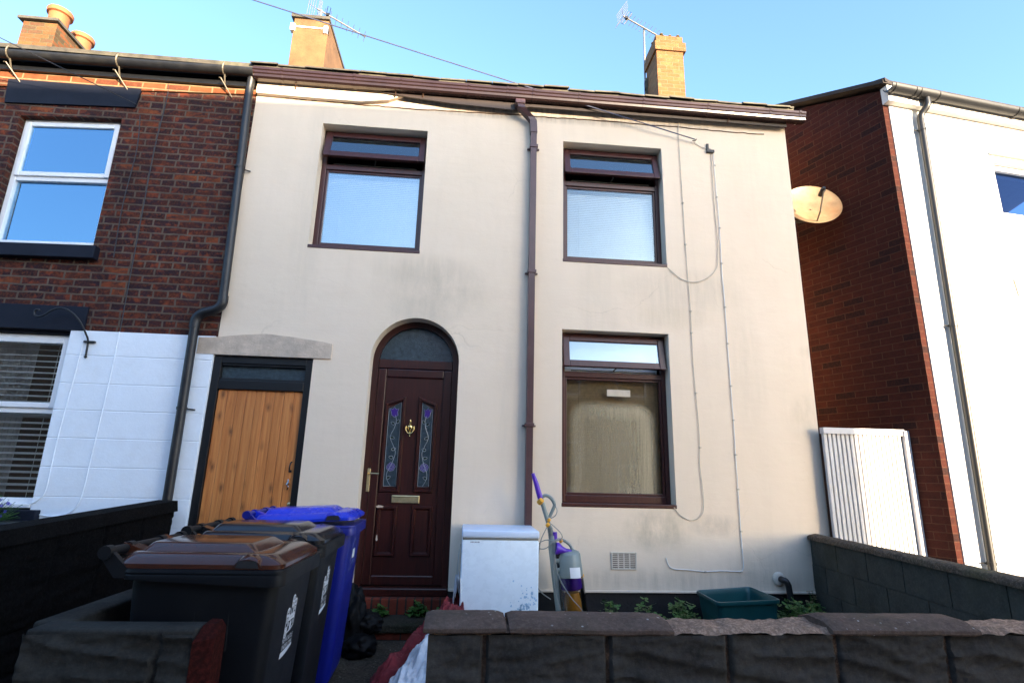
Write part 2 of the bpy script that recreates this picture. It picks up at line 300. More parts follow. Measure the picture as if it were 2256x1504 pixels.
M['lead'] = plain("grey_flaunching", (0.07, 0.065, 0.055), 0.85, var=0.3)
M['terracotta'] = plain("terracotta", (0.30, 0.105, 0.036), 0.75, var=0.15, vscale=5, dirt=((0.2, 0.09, 0.04), 0.3))
M['alu'] = plain("weathered_aluminium", (0.22, 0.21, 0.20), 0.45, metal=0.3)
M['steel'] = plain("galvanised_steel", (0.16, 0.135, 0.10), 0.5, metal=0.3)
M['brass'] = plain("polished_brass", (0.78, 0.60, 0.26), 0.24, metal=1.0, var=0.08)
M['brass_dull'] = plain("dull_brass", (0.62, 0.53, 0.30), 0.36, metal=0.85, var=0.12, vscale=30)
M['stay'] = plain("dull_grey_metal", (0.06, 0.065, 0.06), 0.4)
M['chrome'] = plain("chrome", (0.7, 0.7, 0.7), 0.15, metal=1.0)
M['dish'] = plain("rusty_cream_dish", (0.25, 0.17, 0.092), 0.5, var=0.22, vscale=6, dirt=((0.17, 0.075, 0.022), 0.7))
M['wall_stone'] = pitched_stone("dark_pitched_walling", (0.020, 0.018, 0.017), (0.062, 0.054, 0.047), moss=((0.03, 0.027, 0.014), 0.35), grit=0.35)
M['wall_stone_left'] = pitched_stone("dark_pitched_walling_block", (0.016, 0.015, 0.014), (0.046, 0.042, 0.036), grit=0.35)
M['wall_block'] = pitched_stone("grey_concrete_block", (0.036, 0.038, 0.034), (0.064, 0.066, 0.058), moss=((0.035, 0.038, 0.022), 0.5), grit=0.4)
M['coping'] = pitched_stone("red_grit_coping", (0.062, 0.042, 0.034), (0.115, 0.078, 0.062), moss=((0.055, 0.048, 0.033), 0.7), speck=((0.55, 0.52, 0.48), 34), grit=0.55)
M['coping_side'] = pitched_stone("brown_coping", (0.05, 0.040, 0.031), (0.10, 0.078, 0.060), moss=((0.10, 0.10, 0.05), 0.5))
M['mortar_dark'] = pitched_stone("brown_mortar", (0.035, 0.022, 0.015), (0.065, 0.042, 0.03))
M['bedding'] = pitched_stone("sandy_mortar_bed", (0.17, 0.105, 0.075), (0.26, 0.17, 0.12))
M['red_pier'] = pitched_stone("red_painted_brick", (0.014, 0.0045, 0.004), (0.036, 0.006, 0.0045))
M['black_wall'] = pitched_stone("black_painted_walling", (0.0025, 0.0025, 0.0025), (0.006, 0.0055, 0.0055))
M['path'] = pitched_stone("mossy_concrete", (0.026, 0.022, 0.017), (0.055, 0.046, 0.036), moss=((0.016, 0.018, 0.010), 0.7), speck=((0.35, 0.32, 0.28), 34))
M['tread'] = pitched_stone("damp_concrete_step", (0.020, 0.018, 0.013), (0.036, 0.033, 0.025), moss=((0.014, 0.020, 0.007), 0.8))
M['soil'] = pitched_stone("dark_soil", (0.022, 0.017, 0.012), (0.06, 0.045, 0.03), moss=((0.03, 0.045, 0.015), 0.6))
M['asphalt'] = pitched_stone("asphalt", (0.035, 0.035, 0.037), (0.065, 0.064, 0.063))
M['paving'] = pitched_stone("concrete_paving", (0.16, 0.15, 0.14), (0.26, 0.245, 0.225))
M['glass'] = glass_mat("window_glass", refl=4.0, wave=0.02, coat=(0.75, 0.9, 1.0))
M['glass_up'] = glass_mat("bright_window_glass", refl=8.0, wave=0.02, coat=(0.42, 0.72, 1.0))
M['glass_right'] = glass_mat("tinted_glass", tint=(0.25, 0.36, 0.6), refl=2.4, coat=(0.16, 0.24, 0.45))
M['glass_mid'] = glass_mat("upper_window_glass", refl=1.3, wave=0.02, coat=(0.6, 0.8, 1.0))
M['glass_low'] = glass_mat("plain_glass", refl=1.1)
M['glass_dim'] = glass_mat("obscure_glass", tint=(0.55, 0.62, 0.66), refl=1.6)
M['cond'] = pane_condensed()
M['blind'] = plain("white_blind_slat", (0.80, 0.81, 0.83), 0.45, var=0.03)
M['blind_tan'] = plain("brown_wooden_blind_slat", (0.40, 0.25, 0.12), 0.55, var=0.15, vscale=20)
M['curtain'] = plain("pale_grey_curtain", (0.60, 0.60, 0.60), 0.9, var=0.12, vscale=10)
M['room'] = plain("dim_room_plaster", (0.035, 0.03, 0.032), 0.9)
M['dark_stuff'] = plain("dark_interior", (0.02, 0.02, 0.022), 0.9)
M['freezer'] = plain("white_enamel", (0.80, 0.89, 0.96), 0.28, var=0.03)
M['lid_white'] = plain("pale_blue_white_plastic", (0.62, 0.72, 0.88), 0.4, var=0.04)
M['vac_grey'] = plain("grey_green_plastic", (0.22, 0.26, 0.25), 0.38, var=0.08)
M['vac_hose'] = plain("grey_hose", (0.15, 0.17, 0.17), 0.45)
M['vac_purple'] = plain("purple_plastic", (0.10, 0.025, 0.42), 0.33, var=0.08)
M['vac_yellow'] = plain("yellow_plastic", (0.75, 0.36, 0.025), 0.4, var=0.08)
M['cord'] = plain("grey_cord", (0.25, 0.26, 0.25), 0.5)
M['cable'] = plain("off_white_cable", (0.50, 0.45, 0.38), 0.6, var=0.15)
M['cable_white'] = plain("white_cable", (0.74, 0.73, 0.71), 0.5, var=0.05)
M['cable_dark'] = plain("black_cable", (0.03, 0.03, 0.035), 0.6)
M['cable_blue'] = plain("overhead_cable", (0.06, 0.07, 0.13), 0.6)
M['green_box'] = plain("teal_green_plastic", (0.003, 0.060, 0.066), 0.42, var=0.12, vscale=4)
M['red_cloth'] = plain("dark_red_cloth", (0.15, 0.012, 0.017), 0.9, var=0.25, vscale=9, bump=0.5, bscale=30)
M['grey_cloth'] = plain("pale_grey_cloth", (0.52, 0.54, 0.58), 0.9, var=0.15, vscale=9, bump=0.5, bscale=25)
M['bag'] = plain("black_polythene", (0.003, 0.003, 0.0035), 0.6, spec=0.15, bump=0.6, bscale=14)
M['leaf'] = leaf_mat("weed_leaf", (0.018, 0.06, 0.008), (0.05, 0.13, 0.018))
M['leaf_dry'] = leaf_mat("dry_leaf", (0.10, 0.08, 0.03), (0.16, 0.12, 0.05))
M['flower'] = leaf_mat("blue_flower", (0.06, 0.05, 0.42), (0.14, 0.10, 0.60))
M['lead_line'] = plain("silver_leading", (0.34, 0.38, 0.42), 0.4, metal=0.3)
M['stained_purple'] = plain("purple_stained_glass", (0.05, 0.02, 0.20), 0.2)
M['stained_green'] = plain("dark_green_stained_glass", (0.008, 0.022, 0.016), 0.2)
M['frosted'] = plain("blue_grey_frosted_glass", (0.030, 0.050, 0.065), 0.22, var=0.35, vscale=30, bump=0.3, bscale=90)
M['rust'] = plain("rusty_brown", (0.09, 0.04, 0.02), 0.8)
M['vent_clay'] = plain("cream_painted_vent", (0.62, 0.55, 0.46), 0.9, var=0.1)
M['stain_blue'] = plain("blue_paint_smear", (0.38, 0.60, 0.80), 0.5, var=0.2)
M['clear_bin'] = glass_mat("smoky_clear_plastic", tint=(0.62, 0.60, 0.64), refl=1.3)

# ------------------------------------------------------------------ geometry helpers
def wloc(o):
    v = Vector((0, 0, 0))
    while o is not None: v += o.location; o = o.parent
    return v

class MB:
    def __init__(s): s.b = bmesh.new()
    def face(s, pts):
        vs_ = [s.b.verts.new(p) for p in pts]
        try: return s.b.faces.new(vs_)
        except ValueError: return None
    def box(s, x0, x1, y0, y1, z0, z1, bev=0.0, seg=2):
        t = bmesh.new()
        v = [t.verts.new((x, y, z)) for x in (x0, x1) for y in (y0, y1) for z in (z0, z1)]
        for f in ((0, 1, 3, 2), (4, 6, 7, 5), (0, 4, 5, 1), (2, 3, 7, 6), (0, 2, 6, 4), (1, 5, 7, 3)): t.faces.new([v[i] for i in f])
        bmesh.ops.recalc_face_normals(t, faces=t.faces)
        if bev: bmesh.ops.bevel(t, geom=list(t.edges), offset=bev, segments=seg, profile=0.5, affect='EDGES')
        s.add(t); return s
    def add(s, t, mat=None):
        if mat is not None: bmesh.ops.transform(t, matrix=mat, verts=t.verts)
        me = bpy.data.meshes.new("tmp"); t.to_mesh(me); t.free(); s.b.from_mesh(me); bpy.data.meshes.remove(me)
    def hull(s, bot, top):
        """closed prism between two loops of equal length"""
        n = len(bot); a = [s.b.verts.new(p) for p in bot]; c = [s.b.verts.new(p) for p in top]
        s.b.faces.new(a[::-1]); s.b.faces.new(c)
        for i in range(n): s.b.faces.new((a[i], a[(i + 1) % n], c[(i + 1) % n], c[i]))
        return s
    def loops(s, ls, close=True, cap0=True, cap1=True):
        vv = [[s.b.verts.new(p) for p in l] for l in ls]; n = len(ls[0])
        for a, c in zip(vv, vv[1:]):
            for i in range(n if close else n - 1): s.b.faces.new((a[i], a[(i + 1) % n], c[(i + 1) % n], c[i]))
        if cap0 and close: s.b.faces.new(vv[0][::-1])
        if cap1 and close: s.b.faces.new(vv[-1])
        return s
    def tube(s, pts, r, n=10, rs=None, caps=True):
        pts = [Vector(p) for p in pts]; ls = []; up = Vector((0.13, 0.21, 0.97))
        prev = None
        for i, p in enumerate(pts):
            d = (pts[min(i + 1, len(pts) - 1)] - pts[max(i - 1, 0)]).normalized()
            if prev is None: a = d.cross(up if abs(d.dot(up)) < 0.95 else Vector((1, 0, 0))).normalized()
            else: a = (prev - d * prev.dot(d)).normalized()
            prev = a; b = d.cross(a); q = rs[i] if rs else r
            ls.append([p + (a * math.cos(t * 2 * math.pi / n) + b * math.sin(t * 2 * math.pi / n)) * q for t in range(n)])
        return s.loops(ls, True, caps, caps)
    def lathe(s, prof, org, axis=(0, 0, 1), n=24):
        ax = Vector(axis).normalized(); a = ax.cross(Vector((1, 0, 0)) if abs(ax.x) < 0.9 else Vector((0, 1, 0))).normalized(); b = ax.cross(a); o = Vector(org)
        ls = [[o + ax * h + (a * math.cos(2 * math.pi * t / n) + b * math.sin(2 * math.pi * t / n)) * max(r, 1e-4) for t in range(n)] for r, h in prof]
        return s.loops(ls)
    def sweep(s, prof, pts_x, f):
        """profile [(y, z)] swept along x stations with f(x, y, z) placing it"""
        return s.loops([[f(x, y, z) for y, z in prof] for x in pts_x], True)
    def poly(s, outer, holes, f):
        """flat polygon with holes, f maps 2D to 3D"""
        allp = [outer] + holes; flat = [p for l in allp for p in l]
        vv = [s.b.verts.new(f(p)) for p in flat]
        for t in tessellate_polygon([[Vector((p[0], p[1], 0)) for p in l] for l in allp]):
            try: s.b.faces.new([vv[i] for i in t])
            except ValueError: pass
        return s
    def warp(s, f):
        for v in s.b.verts: v.co = f(v.co)
        return s
    def build(s, name, mat, parent=None, smooth=None, uvs=True, loc=None, fix=True):
        if fix: bmesh.ops.recalc_face_normals(s.b, faces=s.b.faces)
        me = bpy.data.meshes.new(name)
        if uvs:
            L = s.b.loops.layers.uv.verify()
            for f in s.b.faces:
                n = f.normal if f.normal.length else Vector((0, 0, 1))
                if abs(n.z) > 0.8:
                    for l in f.loops: l[L].uv = (l.vert.co.x, l.vert.co.y)
                else:
                    t = Vector((-n.y, n.x, 0)).normalized()
                    if abs(t.x) > 0.5 and t.x < 0 or abs(t.x) <= 0.5 and t.y < 0: t = -t
                    for l in f.loops: l[L].uv = (l.vert.co.dot(t), l.vert.co.z)
        base = wloc(parent) if parent else (Vector(loc) if loc else Vector((0, 0, 0)))
        for v in s.b.verts: v.co -= base
        if smooth is not None:
            for f in s.b.faces: f.smooth = True
        s.b.to_mesh(me); s.b.free()
        if smooth is not None:
            try: me.set_sharp_from_angle(angle=R(smooth))
            except Exception: pass
        me.materials.append(mat)
        o = bpy.data.objects.new(name, me); COL.objects.link(o)
        if parent: o.parent = parent
        elif loc: o.location = loc
        return o

def tag(o, label=None, cat=None, group=None, kind=None):
    if label: o['label'] = label
    if cat: o['category'] = cat
    if group: o['group'] = group
    if kind: o['kind'] = kind
    return o
def thing(name, label, cat, loc, group=None):
    o = bpy.data.objects.new(name, None); o.empty_display_size = 0.1; COL.objects.link(o); o.location = loc
    return tag(o, label, cat, group)
def part(name, parent):
    o = bpy.data.objects.new(name, None); o.empty_display_size = 0.05; COL.objects.link(o); o.parent = parent
    return o
def arc(cx, cz, r, a0, a1, n): return [(cx + r * math.cos(R(a0 + (a1 - a0) * i / n)), cz + r * math.sin(R(a0 + (a1 - a0) * i / n))) for i in range(n + 1)]
def smoothpath(pts, k=6):
    P_ = [Vector(p) for p in pts]; out = []
    for i in range(len(P_) - 1):
        a, b, c, d = P_[max(i - 1, 0)], P_[i], P_[i + 1], P_[min(i + 2, len(P_) - 1)]
        for j in range(k):
            t = j / k
            out.append(0.5 * ((2 * b) + (c - a) * t + (2 * a - 5 * b + 4 * c - d) * t * t + (3 * b - a - 3 * c + d) * t ** 3))
    return out + [P_[-1]]
def frame_mb(mb, x0, x1, z0, z1, w_, y0, y1, bev=0.004):
    wl, wr, wb, wt = (w_ if isinstance(w_, tuple) else (w_,) * 4)
    mb.box(x0, x0 + wl, y0, y1, z0, z1, bev); mb.box(x1 - wr, x1, y0, y1, z0, z1, bev)
    mb.box(x0 + wl, x1 - wr, y0 + 0.0015, y1, z0, z0 + wb, bev); mb.box(x0 + wl, x1 - wr, y0 + 0.0015, y1, z1 - wt, z1, bev)
    return mb

# ------------------------------------------------------------------ ground
g = MB(); g.face([(-600, -600, -0.13), (600, -600, -0.13), (600, 600, -0.13), (-600, 600, -0.13)])
tag(g.build('ground', M['asphalt']), kind='structure')
g = MB(); g.box(-60, 60, -5.9, -3.32, -0.4, -0.02, 0.01); tag(g.build('pavement', M['paving']), kind='structure')
g = MB(); g.box(-60, 60, -6.03, -5.9, -0.4, -0.015, 0.015); tag(g.build('kerb', M['paving']), kind='structure')
g = MB(); g.box(-60, 60, -13.0, -11.2, -0.4, -0.02, 0.01); tag(g.build('pavement', M['paving']), kind='structure')
gz = lambda y: 0.06 * (y + 3) / 2.0 if y > -3 else 0.0
g = MB()
g.loops([[(-1.5, -3.32, -0.3), (-0.02, -3.32, -0.3), (-0.02, -3.32, 0.0), (-1.5, -3.32, 0.0)], [(-1.5, -3.0, -0.3), (-0.02, -3.0, -0.3), (-0.02, -3.0, 0.0), (-1.5, -3.0, 0.0)], [(-2.44, -2.9, -0.3), (-0.02, -2.9, -0.3), (-0.02, -2.9, 0.003), (-2.44, -2.9, 0.003)], [(-2.44, -0.02, -0.3), (-0.02, -0.02, -0.3), (-0.02, -0.02, 0.085), (-2.44, -0.02, 0.085)]])
tag(g.build('path', M['path']), kind='structure')
g = MB(); nx, ny = 70, 50
vv = [[g.b.verts.new((-0.02 + 3.4 * i / nx, -3.0 + 3.0 * j / ny, 0.05 + 0.05 * noise.noise((i * 0.2, j * 0.2, 3)) + 0.03 * noise.noise((i * 0.7, j * 0.7, 1)))) for j in range(ny + 1)] for i in range(nx + 1)]
for i in range(nx):
    for j in range(ny): g.b.faces.new((vv[i][j], vv[i + 1][j], vv[i + 1][j + 1], vv[i][j + 1]))
tag(g.build('garden_soil', M['soil'], smooth=60), kind='structure')
g = MB(); g.box(-12, -2.6, -3.0, 0.0, -0.3, 0.04); tag(g.build('neighbour_yard', M['path']), kind='structure')
g = MB(); g.box(3.42, 14, -3.2, 0.2, -0.3, 0.05); tag(g.build('side_path', M['paving']), kind='structure')

# ------------------------------------------------------------------ cream house
CH = thing('cream_house', 'cream rendered terraced house with three brown windows and an arched brown front door', 'house', (0.6, 0, 0))
XL, XR, ZT = -2.42, 3.62, 5.62
DX0, DX1, DSP, DR = -0.955, -0.087, 2.487, 0.434
W_ = {1: (-1.685, -0.552, 3.622, 5.072), 2: (0.964, 2.101, 3.627, 5.072), 3: (0.955, 2.08, 1.131, 2.876)}
outer = [(-1.5, 0.375), (DX0, 0.375)] + arc((DX0 + DX1) / 2, DSP, DR, 180, 0, 24) + [(DX1, 0.375), (XR, 0.375), (XR, ZT), (XL, ZT), (XL, 2.5), (-1.5, 2.5)]
holes = [[(a, c), (b, c), (b, d), (a, d)] for a, b, c, d in W_.values()]
m = MB(); m.poly(outer, holes, lambda p: (p[0], 0, p[1]))
RV = 0.26
for l in holes + [[(DX0, 0.375)] + arc((DX0 + DX1) / 2, DSP, DR, 180, 0, 24) + [(DX1, 0.375)]]:
    closed = len(l) == 4
    for i in range(len(l) if closed else len(l) - 1):
        a, b = l[i], l[(i + 1) % len(l)]
        m.face([(a[0], 0, a[1]), (b[0], 0, b[1]), (b[0], RV, b[1]), (a[0], RV, a[1])])
m.face([(XR, 0, 0.375), (XR, 7.0, 0.375), (XR, 7.0, ZT), (XR, 0, ZT)])
m.face([(XL, 0.02, 2.5), (XL, 7.0, 2.5), (XL, 7.0, ZT), (XL, 0.02, ZT)])
m.face([(XL, 7.0, 0), (XR, 7.0, 0), (XR, 7.0, ZT), (XL, 7.0, ZT)])
m.face([(-1.5, 0, 0.375), (-1.5, 0.12, 0.375), (-1.5, 0.12, 2.5), (-1.5, 0, 2.5)])
m.face([(XL, 0, 2.5), (-1.5, 0, 2.5), (-1.5, 0.12, 2.5), (XL, 0.12, 2.5)])
bmesh.ops.remove_doubles(m.b, verts=m.b.verts, dist=0.0005)
# subdivided so the trowelled face is not perfectly flat
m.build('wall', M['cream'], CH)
# gable triangle at the right end and inner lining of the rooms
m = MB(); m.hull([(XR, 0.0, ZT), (XR, 7, ZT), (XR, 3.5, ZT + 1.7)], [(XR - 0.2, 0.0, ZT), (XR - 0.2, 7, ZT), (XR - 0.2, 3.5, ZT + 1.7)]); m.build('gable', M['cream'], CH)
m = MB(); m.box(XL + 0.05, XR - 0.05, 1.7, 1.75, 0.1, ZT); m.box(XL + 0.05, XR - 0.05, 0.28, 1.7, 3.1, 3.2); m.box(XL + 0.05, XR - 0.05, 0.28, 1.7, 5.3, 5.35)
m.build('inner_wall', M['room'], CH)
m = MB(); m.box(-1.5, DX0 - 0.002, 0.014, 0.3, 0.0, 0.374); m.box(DX1 + 0.002, XR - 0.006, 0.014, 0.3, 0.0, 0.374); m.box(DX0, DX1, 0.05, 0.3, 0.0, 0.31)
m.build('plinth', M['plinth'], CH)
m = MB(); m.box(DX1 + 0.01, XR + 0.004, -0.012, 0.01, 0.372, 0.392, 0.004); m.build('bell_drip', M['cream'], CH)
# a long crack line in the render below the eaves
m = MB(); pts = [(-2.40, 5.371), (-2.0, 5.352), (-1.77, 5.349), (-1.3, 5.338), (-0.78, 5.335), (-0.2, 5.348), (0.49, 5.362), (0.9, 5.366), (1.28, 5.372), (2.2, 5.368), (2.9, 5.362), (3.42, 5.36)]
pp = []
for (a, b), (c, d) in zip(pts, pts[1:]):
    for j in range(8): t = j / 8; pp.append((a + (c - a) * t, -0.004, b + (d - b) * t + random.uniform(-0.006, 0.006)))
m.tube(pp, 0.0055, 5); m.build('crack_line', M['rust'], CH)
# roof: two slopes of slate with a ragged eaves edge
m = MB(); th = R(27)
def rz(y): return 5.612 + (y + 0.14) * math.tan(th)
m.hull([(XL - 0.02, -0.13, rz(-0.13)), (XR + 0.05, -0.13, rz(-0.13)), (XR + 0.05, 3.5, rz(3.5)), (XL - 0.02, 3.5, rz(3.5))], [(XL - 0.02, -0.13, rz(-0.13) + 0.03), (XR + 0.05, -0.13, rz(-0.13) + 0.03), (XR + 0.05, 3.5, rz(3.5) + 0.03), (XL - 0.02, 3.5, rz(3.5) + 0.03)])
m.hull([(XL - 0.02, 3.5, rz(3.5)), (XR + 0.05, 3.5, rz(3.5)), (XR + 0.05, 7.1, rz(-0.1)), (XL - 0.02, 7.1, rz(-0.1))], [(XL - 0.02, 3.5, rz(3.5) + 0.03), (XR + 0.05, 3.5, rz(3.5) + 0.03), (XR + 0.05, 7.1, rz(-0.1) + 0.03), (XL - 0.02, 7.1, rz(-0.1) + 0.03)])
for row in range(14):
    y = -0.158 + row * 0.26; x = XL - 0.05 + (row % 2) * 0.15
    while x < XR + 0.02:
        wd = 0.29; j = random.uniform(-0.012, 0.012); z = rz(y) + 0.026 + random.uniform(0, 0.008); e = min(x + wd, XR + 0.05)
        if random.random() < 0.05: z += 0.010
        t_ = random.uniform(-0.008, 0.008)
        m.hull([(x, y + j, z), (e - 0.006, y + j, z + t_), (e - 0.006, y + 0.40, z + 0.38 * math.tan(th)), (x, y + 0.40, z + 0.38 * math.tan(th))],
               [(x, y + j, z + 0.018), (e - 0.006, y + j, z + t_ + 0.018), (e - 0.006, y + 0.40, z + 0.38 * math.tan(th) + 0.009), (x, y + 0.40, z + 0.38 * math.tan(th) + 0.009)])
        x += wd
m.build('roof', M['slate'], CH)
# eaves: dark soffit board, brown ogee gutter with unions and brackets
m = MB(); lo_ = [(XL + 0.01, 5.355), (-1.9, 5.345), (-1.3, 5.345), (-1.0, 5.39), (-0.85, 5.46)]
m.poly(lo_ + [(-0.85, 5.62), (XL + 0.01, 5.62)], [], lambda p: (p[0], -0.05, p[1]))
for a, b in zip([(XL + 0.01, 5.62)] + lo_, lo_ + [(-0.85, 5.62)]): m.face([(a[0], -0.05, a[1]), (b[0], -0.05, b[1]), (b[0], 0.001, b[1]), (a[0], 0.001, a[1])])
m.build('eaves_band', M['cream'], CH)
m = MB(); m.poly([(XL + 0.02, 5.480), (-1.1, 5.470), (-0.8, 5.435), (-0.3, 5.395), (0.38, 5.375), (0.56, 5.43), (XR - 0.02, 5.435), (XR - 0.02, 5.64), (XL + 0.02, 5.64)], [], lambda p: (p[0], -0.072, p[1]))  # real board; its lower wedge stands in for shade and grime beneath
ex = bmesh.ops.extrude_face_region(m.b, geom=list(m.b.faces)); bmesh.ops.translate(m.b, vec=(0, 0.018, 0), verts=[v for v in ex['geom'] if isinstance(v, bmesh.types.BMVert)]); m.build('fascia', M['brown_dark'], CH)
m = MB(); m.box(-0.84, XR - 0.02, -0.053, -0.002, 5.47, 5.62); m.build('soffit', M['black_paint'], CH)
GX = [-2.43, -1.6, -0.7, 0.2, 0.42, 1.5, 2.6, 3.79]
gzf = lambda x: 0.0      # falls a little to the left end
prof = [(-0.060, 5.592), (-0.060, 5.492), (-0.075, 5.476), (-0.125, 5.476), (-0.148, 5.488), (-0.153, 5.512), (-0.165, 5.522), (-0.165, 5.547), (-0.176, 5.556), (-0.176, 5.584), (-0.169, 5.589), (-0.163, 5.584), (-0.163, 5.56), (-0.138, 5.512), (-0.125, 5.495), (-0.085, 5.495), (-0.072, 5.505), (-0.066, 5.592)]
m = MB(); m.sweep(prof, GX, lambda x, y, z: (x, y, z + gzf(x))); gt = m.build('gutter', M['brown_plastic'], CH, smooth=25)
def collar(x, wd, grow=0.006):
    mm = MB(); cy, cz = -0.115, 5.53
    pr = [((y - cy) * (1 + grow / 0.06) + cy, (z - cz) * (1 + grow / 0.08) + cz + gzf(x)) for y, z in prof[:11]] + [(-0.160, 5.592 + gzf(x)), (-0.058, 5.598 + gzf(x))]
    mm.loops([[(x + d, y, z) for y, z in pr] for d in (-wd / 2, wd / 2)]); return mm
for x in (-2.13, -1.36, -0.86, -0.12, 0.31, 0.60, 1.12, 1.86, 2.62, 3.36, 3.72):
    collar(x, 0.022).build('gutter_bracket', M['brown_plastic'], gt)
collar(0.455, 0.24, 0.004).build('gutter_outlet', M['brown_plastic'], gt)
for x in (-2.02, -0.95, -0.65, 2.86):
    mm = MB(); mm.tube([(x, -0.01, 5.47), (x + 0.02, -0.06, 5.43), (x + 0.03, -0.10, 5.46)], 0.006, 6); mm.build('fixing_spike', M['rust'], gt)
# downpipe: square brown, offset from the outlet
dp = part('downpipe', CH)
m = MB()
def sq(mb, pts, h):
    ls = [[(x - h, y - h, z), (x + h, y - h, z), (x + h, y + h, z), (x - h, y + h, z)] for x, y, z in pts]; mb.loops(ls)
sq(m, [(0.455, -0.115, 5.46), (0.46, -0.115, 5.40), (0.475, -0.115, 5.36), (0.585, -0.06, 5.285), (0.612, -0.056, 5.25), (0.62, -0.056, 5.10)], 0.038)
m.box(0.40, 0.51, -0.165, -0.065, 5.40, 5.46, 0.01); m.build('swan_neck', M['pipe_brown'], dp)
m = MB(); sq(m, [(0.62, -0.054, 5.20), (0.627, -0.054, 0.15)], 0.033); m.build('pipe', M['pipe_brown'], dp)
for z in (4.93, 3.46, 1.88):
    m = MB(); m.box(0.578, 0.668, -0.095, -0.004, z - 0.018, z + 0.018, 0.004); m.box(0.556, 0.690, -0.03, -0.003, z - 0.012, z + 0.004, 0.003); m.build('pipe_clip', M['pipe_brown'], dp)

def brown_window(key, label):
    x0, x1, z0, z1 = W_[key]
    wn = part('window', CH); wn['label'] = label
    m = MB(); f0, f1 = 0.135, 0.20
    m.box(x0, x0 + 0.052, f0, f1, z0 + 0.03, z1 - 0.001, 0.004); m.box(x1 - 0.046, x1, f0, f1, z0 + 0.03, z1 - 0.001, 0.004)
    m.box(x0 + 0.052, x1 - 0.046, f0 + 0.002, f1, z1 - 0.045, z1 - 0.001, 0.004)
    m.box(x0 + 0.052, x1 - 0.046, f0 + 0.002, f1, z1 - 0.470, z1 - 0.412, 0.005)
    m.box(x0 + 0.052, x1 - 0.046, f0 + 0.002, f1, z0 + 0.03, z0 + 0.10, 0.006)
    frame_mb(m, x0 + 0.052, x1 - 0.046, z0 + 0.10, z1 - 0.470, 0.024, f0 + 0.018, f1 - 0.005, 0.004)
    m.build('frame', M['brown_pvc'], wn)
    m = MB(); m.box(x0 - 0.004, x1 + 0.004, -0.006, 0.2, z0 - 0.006, z0 + 0.03, 0.005); m.build('sill', M['brown_pvc'], wn)
    m = MB(); m.box(x0 + 0.07, x1 - 0.064, f0 + 0.03, f0 + 0.036, z0 + 0.115, z1 - 0.485); m.build('pane', M['cond'] if key == 3 else M['glass'] if key == 1 else M['glass_mid'], wn)
    # hopper sash, hinged at the top and left a little open
    L = 0.345; a = math.asin(0.085 / L) if key != 3 else math.asin(0.06 / L); hz, hy = z1 - 0.035, f0 - 0.004
    def tilt(v):
        d = hz - v.z; yy = v.y - hy
        return Vector((v.x, hy - d * math.sin(a) + yy * math.cos(a), hz - d * math.cos(a) - yy * math.sin(a) * 0.3))
    m = MB(); frame_mb(m, x0 + 0.025, x1 - 0.018, hz - L, hz, (0.068, 0.068, 0.070, 0.060), hy - 0.03, hy + 0.02, 0.006); m.warp(tilt); m.build('sash', M['brown_pvc'], wn)
    m = MB(); m.box(x0 + 0.085, x1 - 0.08, hy - 0.012, hy - 0.006, hz - L + 0.065, hz - 0.055); m.warp(tilt); m.build('sash_pane', M['glass'], wn)
    m = MB(); m.box(x0 + 0.12, x1 - 0.11, f0 + 0.006, f0 + 0.016, z1 - 0.404, z1 - 0.392, 0.002); m.tube([((x0 + x1) / 2, f0 + 0.01, z1 - 0.398), ((x0 + x1) / 2 + 0.02, hy - 0.06, z1 - 0.372)], 0.007, 6); m.build('window_stay', M['stay'], wn)
    return wn
brown_window(1, 'brown window above the arched door'); brown_window(2, 'upper brown window at the right'); brown_window(3, 'lower brown window with condensation')
# slatted plate added on the condensed pane in place of a reflected vent
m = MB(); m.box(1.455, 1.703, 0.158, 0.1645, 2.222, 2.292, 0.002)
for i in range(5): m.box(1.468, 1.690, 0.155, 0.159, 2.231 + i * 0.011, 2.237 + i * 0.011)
m.build('vent_reflection', M['vent_clay'], CH)

# front door with arched fanlight
FD = part('front_door', CH); cx = (DX0 + DX1) / 2
m = MB()
ro, ri, y0, y1 = DR - 0.002, DR - 0.062, 0.150, 0.23
ou = [(DX0 + 0.002, 0.33)] + arc(cx, DSP, ro, 180, 0, 28) + [(DX1 - 0.002, 0.33)]
inn = [(DX0 + 0.064, 0.33)] + arc(cx, DSP, ri, 180, 0, 28) + [(DX1 - 0.064, 0.33)]
for y, flip in ((y0, 1), (y1, 0)):
    for i in range(len(ou) - 1): m.face([(ou[i][0], y, ou[i][1]), (ou[i + 1][0], y, ou[i + 1][1]), (inn[i + 1][0], y, inn[i + 1][1]), (inn[i][0], y, inn[i][1])])
for i in range(len(inn) - 1): m.face([(inn[i][0], y0, inn[i][1]), (inn[i + 1][0], y0, inn[i + 1][1]), (inn[i + 1][0], y1, inn[i + 1][1]), (inn[i][0], y1, inn[i][1])])
bmesh.ops.remove_doubles(m.b, verts=m.b.verts, dist=0.0005)
m.box(DX0 + 0.064, DX1 - 0.064, y0 + 0.002, y1, 2.425, 2.515, 0.006)
m.build('door_frame', M['door_brown'], FD)
m = MB(); m.box(DX0 + 0.004, DX1 - 0.004, 0.06, 0.23, 0.312, 0.385, 0.012); m.build('threshold', M['door_brown'], FD)
m = MB(); m.poly([(DX0 + 0.064, 2.515)] + arc(cx, DSP, ri, 176, 4, 24) + [(DX1 - 0.064, 2.515)], [], lambda p: (p[0], 0.185, p[1])); m.build('fanlight', M['frosted'], FD)
LX0, LX1, LZ0, LZ1 = DX0 + 0.060, DX1 - 0.060, 0.388, 2.422
leaf = MB(); ly = 0.158
leaf.box(LX0, LX1, ly + 0.012, ly + 0.055, LZ0, LZ1)
